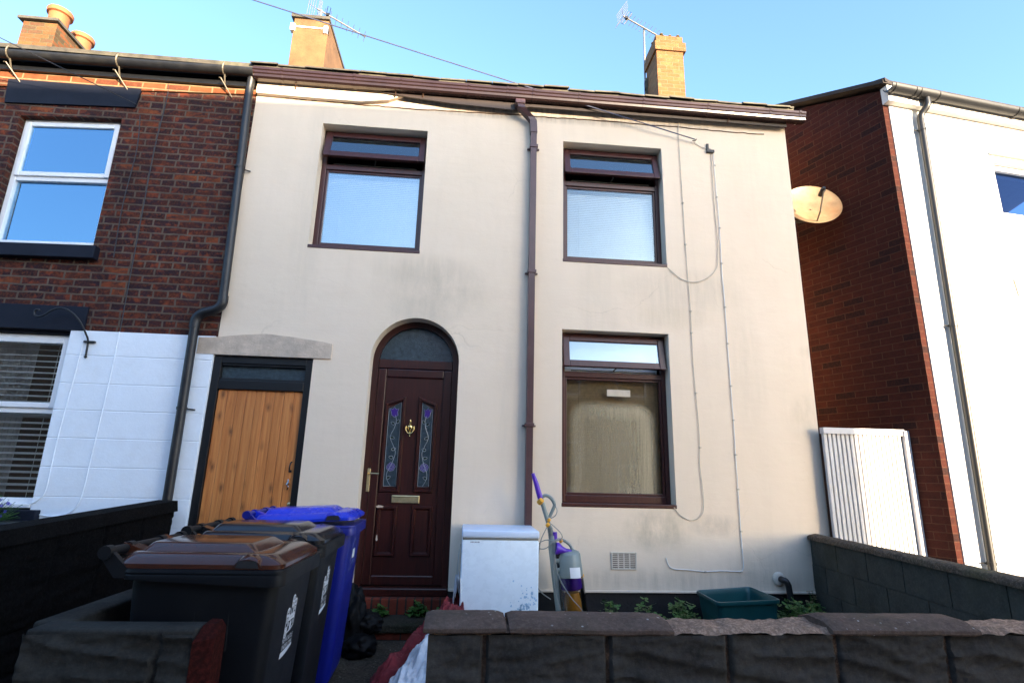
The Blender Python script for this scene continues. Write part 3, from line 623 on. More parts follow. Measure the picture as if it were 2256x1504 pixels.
frame_mb(leaf, LX0 + 0.003, LX1 - 0.003, LZ0 + 0.003, LZ1 - 0.003, (0.085, 0.085, 0.085, 0.085), ly - 0.008, ly + 0.02, 0.010)
def ring(mb, pts, wd, yf, yb):
    """raised moulding along a closed 2D outline"""
    n = len(pts); c = Vector((sum(p[0] for p in pts) / n, sum(p[1] for p in pts) / n))
    def inset(d):
        out = []
        for i in range(n):
            p0, p1, p2 = (Vector(pts[(i + k) % n]) for k in (-1, 0, 1))
            e1 = (p1 - p0).normalized(); e2 = (p2 - p1).normalized(); n1 = Vector((-e1.y, e1.x)); n2 = Vector((-e2.y, e2.x))
            bs = (n1 + n2); bs = bs / max(0.3, bs.dot(n1)); q = p1 + bs * d; q2 = p1 - bs * d
            out.append(q if (q - c).length < (q2 - c).length else q2)
        return out
    ls = [[(p[0], yb, p[1]) for p in pts], [(p[0], yf, p[1]) for p in inset(wd * 0.25)], [(p[0], yf, p[1]) for p in inset(wd * 0.6)], [(p[0], yb, p[1]) for p in inset(wd)]]
    vv_ = [[mb.b.verts.new(p) for p in l] for l in ls]
    for a, b in zip(vv_, vv_[1:]):
        for i in range(n): mb.b.faces.new((a[i], a[(i + 1) % n], b[(i + 1) % n], b[i]))
P1 = [(-0.800, 1.215), (-0.597, 1.215), (-0.597, 2.145), (-0.800, 2.075)]
P2 = [(-0.473, 1.217), (-0.283, 1.217), (-0.283, 2.080), (-0.473, 2.148)]
P3 = [(-0.800, 0.637), (-0.606, 0.637), (-0.606, 1.092), (-0.800, 1.092)]
P4 = [(-0.470, 0.640), (-0.272, 0.640), (-0.272, 1.098), (-0.470, 1.098)]
for P_ in (P1, P2, P3, P4): ring(leaf, P_, 0.040, ly - 0.012, ly + 0.0125)
leaf.build('door_leaf', M['door_brown'], FD)
def shrink(P_, d): return [(P_[0][0] + d, P_[0][1] + d * 1.4), (P_[1][0] - d, P_[1][1] + d * 1.4), (P_[2][0] - d, P_[2][1] - d * 1.4), (P_[3][0] + d, P_[3][1] - d * 1.4)]
for P_, mir in ((P1, 1), (P2, -1)):
    q = shrink(P_, 0.042); yy = ly + 0.006
    m = MB(); m.hull([(p[0], yy, p[1]) for p in q], [(p[0], yy + 0.008, p[1]) for p in q]); gp = m.build('glazed_panel', M['frosted'], FD)
    xc = (q[0][0] + q[1][0]) / 2; hw = (q[1][0] - q[0][0]) / 2
    ld, pu, tu = MB(), MB(), MB(); yl = yy - 0.003
    X = lambda t: xc + mir * t * hw
    ld.tube([(p[0], yl + 0.001, p[1]) for p in q + [q[0]]], 0.0022, 4)
    ld.tube(smoothpath([(X(0.15), yl, 1.275), (X(-0.5), yl, 1.34), (X(-0.55), yl, 1.40), (X(0.0), yl, 1.47), (X(0.55), yl, 1.58), (X(0.2), yl, 1.65), (X(-0.45), yl, 1.74), (X(0.1), yl, 1.83), (X(0.35), yl, 1.90), (X(0.1), yl, 1.955)]), 0.0024, 4)
    def leafy(x, z, ang, sz):
        c_, s_ = math.cos(R(ang)), math.sin(R(ang)); o = []
        for i in range(14):
            t = 2 * math.pi * i / 14; u_ = math.cos(t) * sz; v_ = math.sin(t) * sz * 0.62 * (1 - 0.35 * math.cos(t))
            o.append((X(x) + mir * (u_ * c_ - v_ * s_), z + u_ * s_ + v_ * c_))
        gm_ = MB(); gm_.face([(a, yy - 0.0015, b) for a, b in o]); gm_.build('green_leaf', M['stained_green'], FD, fix=False); ld.tube([(a, yl, b) for a, b in o + [o[0]]], 0.0018, 4)
    for lx_, lz_, an in ((-0.25, 1.355, 30), (-0.1, 1.545, 170), (0.25, 1.625, 20), (-0.1, 1.735, -20), (-0.2, 1.875, 150), (0.62, 1.895, 60)): leafy(lx_, lz_, an, 0.021)
    for k_, rr_ in enumerate((0.040, 0.027, 0.014)):
        o = [(X(0) + math.cos(t * math.pi / 9) * rr_ * (1 + 0.10 * math.cos(t * 5)), 1.455 + math.sin(t * math.pi / 9) * rr_ * (1 + 0.10 * math.sin(t * 4))) for t in range(18)]
        if k_ == 0: pu.face([(a, yy - 0.0018, b) for a, b in o])
        ld.tube([(a, yl, b) for a, b in o + [o[0]]], 0.0018, 4)
    tul = [(-0.1, 1.935), (-0.5, 1.955), (-0.62, 1.99), (-0.85, 2.022), (-0.35, 2.012), (-0.1, 2.035), (0.2, 2.012), (0.62, 2.022), (0.45, 1.985), (0.55, 1.955), (0.15, 1.935)]
    o = [(X(a), b) for a, b in tul]
    c0 = tu.b.verts.new((X(-0.05), yy - 0.0018, 1.97)); tv = [tu.b.verts.new((a, yy - 0.0018, b)) for a, b in o]
    for i in range(len(tv)): tu.b.faces.new((c0, tv[i], tv[(i + 1) % len(tv)]))
    ld.tube([(a, yl, b) for a, b in o + [o[0]]], 0.0018, 4)
    ld.build('leading', M['lead_line'], FD); pu.build('rose', M['stained_purple'], FD, fix=False); tu.build('tulip', M['stained_purple'], FD, fix=False)
m = MB()
m.lathe([(0.0, 0), (0.006, 0.004), (0.004, 0.012), (0.011, 0.018), (0.005, 0.028), (0.013, 0.036), (0.007, 0.046), (0.016, 0.056), (0.028, 0.075), (0.030, 0.10), (0.024, 0.112), (0.010, 0.116), (0.014, 0.130), (0.006, 0.140), (0.010, 0.150), (0.0, 0.172)], (-0.538, ly - 0.004, 1.748), n=16)
m.tube([(-0.576, ly - 0.022, 1.85), (-0.578, ly - 0.024, 1.815), (-0.560, ly - 0.026, 1.785), (-0.538, ly - 0.027, 1.775), (-0.516, ly - 0.026, 1.785), (-0.498, ly - 0.024, 1.815), (-0.500, ly - 0.022, 1.85)], 0.006, 8)
m.build('door_knocker', M['brass'], FD, smooth=50)
m = MB(); m.box(-0.914, -0.884, ly - 0.018, ly - 0.007, 1.22, 1.435, 0.004); dh = m.build('handle_plate', M['brass_dull'], FD)
m = MB(); m.tube([(-0.899, ly - 0.018, 1.387), (-0.899, ly - 0.05, 1.388), (-0.88, ly - 0.058, 1.388), (-0.84, ly - 0.058, 1.388), (-0.797, ly - 0.055, 1.385)], 0.008, 8); m.build('lever', M['brass'], FD)
m = MB(); m.box(-0.668, -0.404, ly - 0.006, ly + 0.014, 1.121, 1.191, 0.004); m.box(-0.655, -0.417, ly - 0.012, ly - 0.004, 1.176, 1.186, 0.003); m.build('letter_plate', M['brass_dull'], FD)
for bx, bz, w1, w2 in ((-0.775, 1.087, 0.075, 0.022), (-0.777, 0.803, 0.018, 0.055)):
    o = [(bx + math.cos(t * math.pi / 7) * w1 / 2 * random.uniform(0.7, 1.2), bz + math.sin(t * math.pi / 7) * w2 / 2 * random.uniform(0.7, 1.2)) for t in range(14)]
    m = MB(); m.face([(a, ly - 0.0135, b) for a, b in o]); m.build('chipped_patch', M['stone'], FD)

# alley door beside it: black frame, pine planks
AD = part('alley_door', CH); ax0, ax1, azt = -2.435, -1.502, 2.456
m = MB()
m.box(ax0, ax0 + 0.075, 0.02, 0.12, 0.05, azt, 0.005); m.box(ax1 - 0.066, ax1, 0.02, 0.12, 0.05, azt, 0.005); m.box(ax0 + 0.075, ax1 - 0.066, 0.022, 0.12, azt - 0.07, azt, 0.005)
m.box(ax0 + 0.075, ax1 - 0.066, 0.018, 0.12, 2.135, 2.225, 0.006); m.box(ax0 + 0.075, ax1 - 0.066, 0.035, 0.10, 2.225, 2.247, 0.004); m.box(ax0 + 0.075, ax1 - 0.066, 0.035, 0.10, azt - 0.09, azt - 0.07, 0.004)
m.build('door_frame', M['black_paint'], AD)
m = MB(); m.box(ax0 + 0.075, ax1 - 0.066, 0.07, 0.078, 2.247, azt - 0.09); m.build('transom_pane', M['frosted'], AD)
m = MB(); x = ax0 + 0.075; pw = (ax1 - 0.066 - x) / 9
for i in range(9): m.box(x + i * pw + 0.0018, x + (i + 1) * pw - 0.0018, 0.045, 0.07, 0.08, 2.134, 0.003, 1)
m.build('plank_leaf', M['pine'], AD)
m = MB(); m.tube([(-1.600, 0.045, 1.475), (-1.603, 0.02, 1.465), (-1.606, 0.012, 1.435), (-1.608, 0.02, 1.405), (-1.610, 0.045, 1.398)], 0.007, 6); m.box(-1.62, -1.592, 0.038, 0.044, 1.38, 1.40, 0.002); m.build('pull_handle', M['black_iron'], AD)
m = MB(); m.tube([(-1.612, 0.04, 1.315), (-1.605, 0.025, 1.29), (-1.618, 0.02, 1.27), (-1.60, 0.02, 1.25), (-1.61, 0.03, 1.225)], 0.006, 6); m.tube([(-1.622, 0.04, 1.28), (-1.595, 0.035, 1.278)], 0.008, 6); m.build('latch', M['chrome'], AD)
m = MB(); m.lathe([(0.016, 0), (0.018, 0.008), (0.008, 0.014), (0.0, 0.014)], (-1.580, 0.046, 1.095), (0, -1, 0), 14); m.build('lock', M['brass_dull'], AD)
m = MB(); m.poly([(-2.590, 2.462), (-1.333, 2.462), (-1.332, 2.61), (-1.42, 2.628), (-1.70, 2.662), (-1.965, 2.684), (-2.2, 2.664), (-2.40, 2.635), (-2.59, 2.62)], [], lambda p: (p[0], -0.014, p[1]))
ex = bmesh.ops.extrude_face_region(m.b, geom=list(m.b.faces)); bmesh.ops.translate(m.b, vec=(0, 0.13, 0), verts=[v for v in ex['geom'] if isinstance(v, bmesh.types.BMVert)])
m.build('stone_lintel', M['stone'], CH)
# air brick
m = MB(); frame_mb(m, 1.422, 1.668, 0.572, 0.727, 0.014, -0.012, 0.02, 0.003)
for i in range(1, 8): m.box(1.436, 1.654, -0.010, 0.008, 0.5825 + i * 0.0172 - 0.004, 0.5825 + i * 0.0172 + 0.004)
for i in range(1, 4): m.box(1.436 + i * 0.0545 - 0.006, 1.436 + i * 0.0545 + 0.006, -0.008, 0.008, 0.586, 0.713)
av = m.build('air_vent', M['vent_clay'], CH)
m = MB(); m.box(1.436, 1.654, -0.001, -0.0004, 0.586, 0.713); m.build('vent_hole', M['rust'], av)
# surface cables
def cable(pts, mat, r=0.0055, k=5, name='cable'):
    m = MB(); m.tube(smoothpath([(x, -0.008 - random.uniform(0, 0.004), z) for x, z in pts], k), r, 6); return m.build(name, mat, CH)
cable([(2.398, 5.60), (2.34, 5.45), (2.314, 5.367), (2.309, 4.985), (2.313, 4.568), (2.315, 4.10), (2.32, 3.606), (2.328, 3.318), (2.330, 3.136), (2.326, 2.566), (2.335, 2.264), (2.346, 1.969), (2.345, 1.717), (2.334, 1.541), (2.352, 1.23), (2.325, 1.077), (2.221, 1.025), (2.115, 1.065), (2.05, 1.14)], M['cable'], 0.0035)
cable([(2.490, 5.185), (2.56, 5.13), (2.65, 5.105), (2.684, 5.08), (2.680, 4.687), (2.682, 4.235), (2.688, 3.949), (2.668, 3.70), (2.64, 3.62), (2.554, 3.527), (2.398, 3.466), (2.248, 3.494), (2.10, 3.616)], M['cable'], 0.0038)
cable([(2.714, 5.10), (2.711, 4.69), (2.719, 4.349), (2.717, 3.908), (2.710, 3.599), (2.714, 3.339), (2.713, 2.679), (2.715, 1.999), (2.711, 1.656), (2.709, 1.323), (2.706, 0.95), (2.707, 0.66), (2.700, 0.59), (2.668, 0.568), (2.5, 0.572), (2.322, 0.565), (2.15, 0.578), (2.02, 0.586), (1.972, 0.618), (1.952, 0.68)], M['cable_white'], 0.0045)
for x, z in [(2.716, 4.9), (2.714, 4.5), (2.72, 4.12), (2.712, 3.7), (2.714, 3.2), (2.714, 2.8), (2.715, 2.35), (2.713, 2.0), (2.711, 1.656), (2.709, 1.323), (2.707, 0.93), (2.679, 0.566), (2.322, 0.562), (2.33, 3.136), (2.326, 2.9), (2.335, 2.264), (2.345, 1.717), (2.312, 4.4), (2.315, 3.9)]:
    m = MB(); m.box(x - 0.006, x + 0.014, -0.018, 0.0, z - 0.007, z + 0.007, 0.002); m.build('cable_clip', M['cable'], CH)
m = MB(); m.tube([(2.475, -0.01, 5.20), (2.49, -0.045, 5.175), (2.505, -0.05, 5.195)], 0.006, 6); m.build('wire_bracket', M['black_iron'], CH)
m = MB(); m.box(2.635, 2.66, -0.02, 0, 5.06, 5.17, 0.003); m.box(2.63, 2.72, -0.03, 0, 5.055, 5.09, 0.004); m.build('wire_bracket', M['black_iron'], CH)
m = MB(); m.tube(smoothpath([(3.055, 0.0, 0.505), (3.060, -0.05, 0.505), (3.085, -0.075, 0.49), (3.10, -0.08, 0.43), (3.105, -0.08, 0.30), (3.105, -0.08, 0.05)], 5), 0.028, 12); wp = m.build('waste_pipe', M['black_plastic'], CH, smooth=50)
m = MB(); m.lathe([(0.062, 0), (0.064, 0.01), (0.052, 0.024), (0.036, 0.03), (0.0, 0.03)], (3.050, -0.0, 0.505), (0, -1, 0), 18); m.build('pipe_collar', M['vent_clay'], wp)

# chimneys of the cream house
def stack(name, x0, x1, y0, y1, z0, z1, mat, label):
    m = MB(); m.box(x0, x1, y0, y1, z0, z1, 0.006); o = m.build(name, mat, CH); o['label'] = label; return o
c1 = stack('chimney', -3.150, -2.585, 2.5, 4.0, 5.8, 8.77, M['chim_render'], 'rendered chimney stack')
m = MB(); m.box(-3.20, -2.57, 2.46, 4.24, 8.77, 8.83, 0.008); m.build('chimney_cap', M['lead'], c1)
m = MB(); m.box(-3.19, -2.585, 2.485, 2.50, 8.585, 8.61); m.box(-3.195, -3.12, 2.47, 2.56, 8.51, 8.64, 0.004); m.box(-2.65, -2.585, 2.47, 2.56, 8.50, 8.64, 0.004); m.build('aerial_strap', M['upvc'], c1)
c2 = stack('chimney', 3.090, 3.58, 2.5, 3.04, 5.8, 8.78, M['brick_buff'], 'orange brick chimney stack')
m = MB(); m.box(3.060, 3.625, 2.47, 3.07, 8.78, 8.96, 0.006); m.box(3.085, 3.575, 2.48, 3.06, 8.96, 9.09, 0.008); m.build('corbel', M['brick_buff'], c2)
m = MB()
for i in range(26): x = random.uniform(3.1, 3.56); m.lathe([(0.0, 0), (0.035, 0.012), (0.03, 0.03), (0, 0.045)], (x, random.uniform(2.48, 2.7), 9.08 + random.uniform(-0.02, 0.01)), n=7)
m.build('moss', M['leaf_dry'], c2)
m = MB(); m.lathe([(0.07, 0), (0.09, 0.05), (0.06, 0.11), (0.0, 0.12)], (3.22, 2.65, 9.09), n=14); m.build('flue_cap', M['stone'], c2)
m = MB()
for i, z in enumerate((8.55, 8.40, 8.22, 8.05)): m.box(3.060, 3.092, 2.98 + 0.01 * i, 3.08, z - 0.16, z + 0.05); m.box(3.045, 3.062, 3.0, 3.06, z - 0.2, z)
m.build('flashing', M['lead'], c2)

# ------------------------------------------------------------------ left brick house (a little out of level, like its street)
LH = thing('brick_terraced_house', 'old dark red brick terraced house with white windows and a white painted lower wall', 'house', (-4.6, 0, 0))
def lw(v): return Vector((v.x, v.y, v.z + 0.017 * max(0, v.z - 2.2) * (v.x + 3.0)))
UW = (-4.735, -3.742, 3.50, 4.985); LW_ = (-4.735, -3.760, 1.02, 2.625)
m = MB(); Xa, Xb = -9.0, XL - 0.003
m.poly([(Xa, 2.64), (LW_[0] - 0.01, 2.64), (LW_[0] - 0.01, 2.641), (Xb, 2.641), (Xb, 5.56), (Xa, 5.56)], [[(UW[0], UW[2]), (UW[1], UW[2]), (UW[1], UW[3]), (UW[0], UW[3])]], lambda p: (p[0], 0.004, p[1]))
for i, (a, b) in enumerate(((0, 1), (1, 2), (2, 3), (3, 0))):
    q = [(UW[0], UW[2]), (UW[1], UW[2]), (UW[1], UW[3]), (UW[0], UW[3])]
    m.face([(q[a][0], 0.004, q[a][1]), (q[b][0], 0.004, q[b][1]), (q[b][0], 0.26, q[b][1]), (q[a][0], 0.26, q[a][1])])
m.face([(Xa, 7, 0), (Xb, 7, 0), (Xb, 7, 5.56), (Xa, 7, 5.56)]); m.face([(Xa, 0.004, 0), (Xa, 7, 0), (Xa, 7, 5.56), (Xa, 0.004, 5.56)])
# the small step of brick left of the stone lintel, and the two slightly proud top courses
m.box(-2.62, Xb, -0.002, 0.02, 2.60, 2.79)
m.warp(lw); m.build('brick_wall', M['brick_old'], LH)
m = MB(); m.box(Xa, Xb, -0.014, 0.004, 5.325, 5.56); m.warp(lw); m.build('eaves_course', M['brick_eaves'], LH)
m = MB()
zs = [0.30, 0.62, 0.868, 1.124, 1.38, 1.636, 1.888, 2.135, 2.40, 2.642]
for a, b in zip(zs, zs[1:]):                                       # painted block courses with fine joints
    m.box(LW_[1], -2.4355, -0.010, 0.03, a + 0.0025, b - 0.0025, 0.005)
    m.box(Xa, LW_[0], -0.010, 0.03, a + 0.0025, b - 0.0025, 0.005)
m.box(LW_[1] + 0.001, -2.4365, -0.004, 0.25, 0.0, 2.639); m.box(Xa, LW_[0] - 0.001, -0.004, 0.25, 0.0, 2.639)
m.box(LW_[0], LW_[1], -0.004, 0.2, 0.0, 0.97)
m.build('painted_wall', M['white_paint'], LH)
m = MB()
for pts in ([(-3.62, 2.64), (-3.63, 2.3), (-3.66, 1.6), (-3.66, 1.2), (-3.70, 1.10), (-3.78, 1.05)], [(-3.33, 3.6), (-3.32, 2.64), (-3.32, 2.2), (-3.34, 1.5), (-3.36, 1.1), (-3.45, 0.98), (-3.6, 0.96), (-3.78, 1.0)]):
    m.tube(smoothpath([(x, -0.016, z) for x, z in pts if z < 2.65], 5), 0.005, 6)
m.build('painted_cable', M['white_paint'], LH)
m = MB()
for pts in ([(-3.36, 5.45), (-3.33, 5.3), (-3.35, 4.6), (-3.34, 3.9), (-3.33, 3.2), (-3.32, 2.645)], [(-3.56, 5.02), (-3.52, 4.6), (-3.54, 4.0), (-3.52, 3.4)]): m.tube(smoothpath([(x, -0.010, z) for x, z in pts], 5), 0.005, 6)
m.warp(lw); m.build('cable', M['cable_dark'], LH)
m = MB(); m.hull([(-4.905, -0.016, 5.03), (-3.628, -0.016, 5.085), (-3.600, -0.016, 5.315), (-4.93, -0.016, 5.31)], [(-4.905, 0.1, 5.03), (-3.628, 0.1, 5.085), (-3.600, 0.1, 5.315), (-4.93, 0.1, 5.31)]); m.build('lintel', M['navy_paint'], LH)
m = MB(); m.box(-4.90, -3.645, -0.016, 0.1, 2.635, 2.872, 0.004); m.build('lintel', M['navy_paint'], LH)
m = MB(); m.box(-4.90, -3.668, -0.07, 0.12, 3.365, 3.500, 0.006); m.warp(lw); m.build('window_sill', M['navy_paint'], LH)
m = MB(); m.box(-4.90, -3.668, -0.07, 0.12, 0.86, 1.01, 0.006); m.build('window_sill', M['navy_paint'], LH)
def white_window(x0, x1, z0, z1, zm, wf, label, gm):
    wn = part('window', LH); wn['label'] = label
    m = MB(); frame_mb(m, x0, x1, z0, z1, (0.05, 0.05, 0.05, 0.05), 0.075, 0.15, 0.005); m.box(x0 + 0.05, x1 - 0.05, 0.079, 0.15, zm - 0.03, zm + 0.03, 0.004); m.warp(wf); m.build('frame', M['upvc'], wn)
    m = MB(); frame_mb(m, x0 + 0.035, x1 - 0.035, zm + 0.018, z1 - 0.035, (0.05, 0.05, 0.05, 0.05), 0.055, 0.10, 0.008); m.warp(wf); m.build('sash', M['upvc'], wn)
    m = MB(); m.box(x0 + 0.08, x1 - 0.08, 0.078, 0.084, zm + 0.06, z1 - 0.08); m.warp(wf); m.build('sash_pane', gm, wn)
    m = MB(); m.box(x0 + 0.045, x1 - 0.045, 0.115, 0.121, z0 + 0.045, zm - 0.025); m.warp(wf); m.build('pane', gm, wn)
    m = MB(); m.box(x0, x1, -0.02, 0.15, z0 - 0.03, z0 + 0.004, 0.005); m.warp(wf); m.build('sill', M['upvc'], wn)
white_window(UW[0] + 0.004, UW[1] - 0.004, UW[2] + 0.035, UW[3] - 0.004, 4.29, lw, 'white upper sash window', M['glass_up']); white_window(LW_[0] + 0.004, LW_[1] - 0.004, LW_[2] + 0.035, 2.60, 1.885, lambda v: v, 'white lower window with open blinds', M['glass_low'])
m = MB(); m.box(LW_[0], LW_[1], 0.04, 0.14, 2.605, 2.64); m.build('window_head', M['navy_paint'], LH)
m = MB(); m.box(Xa + 0.05, Xb - 0.02, 1.9, 1.95, 0, 5.5); m.box(Xa + 0.05, Xb - 0.02, 0.27, 1.9, 3.0, 3.1); m.box(Xa + 0.05, Xb - 0.02, 0.27, 1.9, 5.3, 5.35); m.build('inner_wall', M['room'], LH)
m = MB(); rl = lambda y: 5.60 + (y + 0.14) * math.tan(R(27))
m.hull([(Xa, -0.12, rl(-0.12)), (Xb, -0.12, rl(-0.12)), (Xb, 3.5, rl(3.5)), (Xa, 3.5, rl(3.5))], [(Xa, -0.12, rl(-0.12) + 0.05), (Xb, -0.12, rl(-0.12) + 0.05), (Xb, 3.5, rl(3.5) + 0.05), (Xa, 3.5, rl(3.5) + 0.05)])
m.hull([(Xa, 3.5, rl(3.5)), (Xb, 3.5, rl(3.5)), (Xb, 7.1, rl(0)), (Xa, 7.1, rl(0))], [(Xa, 3.5, rl(3.5) + 0.05), (Xb, 3.5, rl(3.5) + 0.05), (Xb, 7.1, rl(0) + 0.05), (Xa, 7.1, rl(0) + 0.05)])
m.build('roof', M['slate'], LH)
m = MB()
gl_ = [(-0.13 + 0.062 * math.cos(R(a)), 5.55 + 0.062 * math.sin(R(a))) for a in range(180, 361, 15)] + [(-0.13 + 0.055 * math.cos(R(a)), 5.55 + 0.055 * math.sin(R(a))) for a in range(360, 179, -15)]
xs_ = [Xa + (Xb + 0.0 - Xa) * i / 40 for i in range(41)]
m.loops([[(x, y, z + 0.010 * noise.noise((x * 1.3, 0, 0)) + 0.02 * (x + 2.42) / 2.5 * (1 if x > -5 else 0.8)) for y, z in gl_] for x in xs_]); lg = m.build('gutter', M['black_iron'], LH, smooth=40)
m = MB(); m.box(Xa, Xb - 0.01, -0.05, -0.013, 5.42, 5.60); m.warp(lambda v: Vector((v.x, v.y, v.z + 0.02 * (v.x + 2.42) / 2.5))); m.build('fascia', M['black_paint'], LH)
for x in (-4.86, -3.79, -2.72, -5.9):
    m = MB(); dz = 0.02 * (x + 2.42) / 2.5
    ring_ = [(x + 0.012 * math.sin(R(a)), -0.13 + 0.068 * math.cos(R(a)), 5.553 + dz + 0.070 * math.sin(R(a))) for a in range(150, 391, 20)]
    m.tube(ring_, 0.008, 6); m.tube([(x, -0.135, 5.485 + dz), (x - 0.01, -0.09, 5.42 + dz), (x - 0.02, -0.03, 5.37 + dz)], 0.008, 6)
    m.tube([(x - 0.05, -0.135, 5.44 + dz), (x - 0.045, -0.12, 5.452 + dz), (x + 0.05, -0.01, 5.30 + dz)], 0.006, 6); m.build('gutter_bracket', M['steel'], lg)
bp_ = part('black_downpipe', LH)
m = MB(); m.tube([(-2.455, -0.10, 5.52), (-2.468, -0.075, 5.44), (-2.472, -0.072, 5.36), (-2.425, -0.072, 4.0), (-2.398, -0.072, 3.00)], 0.040, 14); m.build('upper_pipe', M['black_iron'], bp_, smooth=50)
m = MB(); m.tube(smoothpath([(-2.398, -0.072, 3.03), (-2.40, -0.072, 2.95), (-2.45, -0.072, 2.89), (-2.56, -0.072, 2.85), (-2.615, -0.072, 2.79), (-2.620, -0.072, 2.70)], 4), 0.047, 14); m.build('offset_bend', M['black_iron'], bp_, smooth=50)
m = MB(); m.tube([(-2.619, -0.072, 2.74), (-2.603, -0.072, 1.7), (-2.586, -0.072, 0.06)], 0.041, 14); m.build('lower_pipe', M['black_iron'], bp_, smooth=50)
for x, z, d in ((-2.446, 4.43, 0.09), (-2.606, 1.93, 0.09)):
    m = MB(); m.lathe([(0.0, -0.012), (0.047, -0.012), (0.047, 0.012), (0.0, 0.012)], (x, -0.072, z), n=14); m.tube([(x, -0.05, z), (x + d, -0.01, z - 0.005)], 0.007, 6); m.build('pipe_clip', M['black_iron'], bp_)
# brick chimney with two pots
m = MB(); m.box(-7.30, -6.79, 2.5, 4.1, 5.8, 8.26, 0.006); c3 = m.build('chimney', M['brick_moss'], LH)
m = MB(); m.box(-7.36, -6.75, 2.44, 4.16, 8.26, 8.31, 0.006); m.build('chimney_cap', M['lead'], c3)
for y in (2.76, 3.30):
    m = MB(); m.lathe([(0.15, 0), (0.145, 0.02), (0.14, 0.15), (0.14, 0.27), (0.145, 0.30), (0.175, 0.315), (0.180, 0.375), (0.17, 0.395), (0.14, 0.395), (0.13, 0.25), (0.0, 0.25)], (-7.01, y, 8.31), n=28); m.build('chimney_pot', M['terracotta'], c3, smooth=40)

# ------------------------------------------------------------------ white house on the right, turned to follow the bend
WH = thing('white_house', 'white painted house with a brown brick side wall, lit by the sun', 'house', (4.58, -0.37, 0))
A = Vector((4.58, -0.37, 0)); dF = Vector((math.sin(R(83)), math.cos(R(83)), 0)); nF = Vector((-dF.y, dF.x, 0)); dS = Vector((math.sin(R(-22.2)), math.cos(R(-22.2)), 0)); nS = Vector((dS.y, -dS.x, 0))
def F(u, d, z): return A + dF * u - nF * d + Vector((0, 0, z))          # d = distance out from the wall
def S(u, d, z): return A + dS * u - nS * d + Vector((0, 0, z))
FW, SD = 8.0, 6.5
wx = (1.42, 2.55)
m = MB(); m.poly([(0.07, 0), (FW, 0), (FW, 5.66), (0.07, 5.66)], [[(wx[0], 3.50), (wx[1], 3.50), (wx[1], 5.08), (wx[0], 5.08)], [(wx[0], 0.9), (wx[1], 0.9), (wx[1], 2.5), (wx[0], 2.5)]], lambda p: F(p[0], 0.012, p[1]))
for z0, z1 in ((3.50, 5.08), (0.9, 2.5)):
    q = [(wx[0], z0), (wx[1], z0), (wx[1], z1), (wx[0], z1)]
    for i in range(4): a, b = q[i], q[(i + 1) % 4]; m.face([F(a[0], 0.012, a[1]), F(b[0], 0.012, b[1]), F(b[0], -0.25, b[1]), F(a[0], -0.25, a[1])])
m.face([F(0.07, 0.012, 0), F(0.07, -0.002, 0), F(0.07, -0.002, 5.66), F(0.07, 0.012, 5.66)])
m.build('front_wall', M['white_render'], WH)
m = MB(); m.face([F(0, 0, 0), F(0.08, 0, 0), F(0.08, 0, 5.62), F(0, 0, 5.62)])
zr = lambda u: 5.80 + u * 0.42
m.face([F(0, 0, 0), S(SD, 0, 0), S(SD, 0, 5.75), S(3.2, 0, zr(3.2)), S(0, 0, 5.78), F(0, 0, 5.62)])
m.build('brick_side', M['brick_new'], WH)
m = MB(); Bk = S(SD, 0, 0); B2 = F(FW, 0, 0); B3 = B2 + dS * SD
m.face([Bk, B3, B3 + Vector((0, 0, 5.7)), Bk + Vector((0, 0, 5.7))]); m.face([B2, B3, B3 + Vector((0, 0, 5.7)), B2 + Vector((0, 0, 5.7))]); m.build('rear_wall', M['brick_new'], WH)
m = MB(); Z = lambda v, z: Vector((v.x, v.y, z))
e0 = F(-0.06, 0.10, 5.80); e1 = F(FW, 0.10, 5.80); r0_ = S(3.2, 0.06, zr(3.2) + 0.05); r1_ = Z(B2 + dS * 3.2, zr(3.2) + 0.05)
m.hull([e0, e1, r1_, r0_], [p + Vector((0, 0, 0.05)) for p in (e0, e1, r1_, r0_)])
b0 = S(SD, 0.06, 5.8); b1 = Z(B3, 5.8); m.hull([r0_, r1_, b1, b0], [p + Vector((0, 0, 0.05)) for p in (r0_, r1_, b1, b0)])
for i in range(9):                                               # stepped verge tiles
    u = -0.10 + i * 0.31; z = zr(max(u, 0)) + 0.045 + (0.0 if u >= 0 else -0.03)
    a0, a1 = u, u + 0.36
    m.hull([S(a0, 0.075, z), S(a1, 0.075, z + 0.33 * 0.42), S(a1, -0.30, z + 0.33 * 0.42), S(a0, -0.30, z)], [S(a0, 0.075, z + 0.045), S(a1, 0.075, z + 0.33 * 0.42 + 0.02), S(a1, -0.30, z + 0.33 * 0.42 + 0.02), S(a0, -0.30, z + 0.045)])
m.build('roof', M['tile'], WH)
m = MB(); bx = [F(0.0, 0.0, 5.595), F(FW, 0.0, 5.595), F(FW, 0.085, 5.595), F(0.0, 0.085, 5.595)]; m.hull(bx, [p + Vector((0, 0, 0.20)) for p in bx]); m.build('eaves_box', M['white_render'], WH)
m = MB(); pr = [(0.13 + 0.066 * math.cos(R(a)), 5.735 + 0.066 * math.sin(R(a))) for a in range(180, 361, 15)] + [(0.13 + 0.058 * math.cos(R(a)), 5.735 + 0.058 * math.sin(R(a))) for a in range(360, 179, -15)]
m.loops([[F(u, d, z) for d, z in pr] for u in (-0.04, 2, 4, 6, FW)]); wg = m.build('gutter', M['black_plastic'], WH, smooth=40)
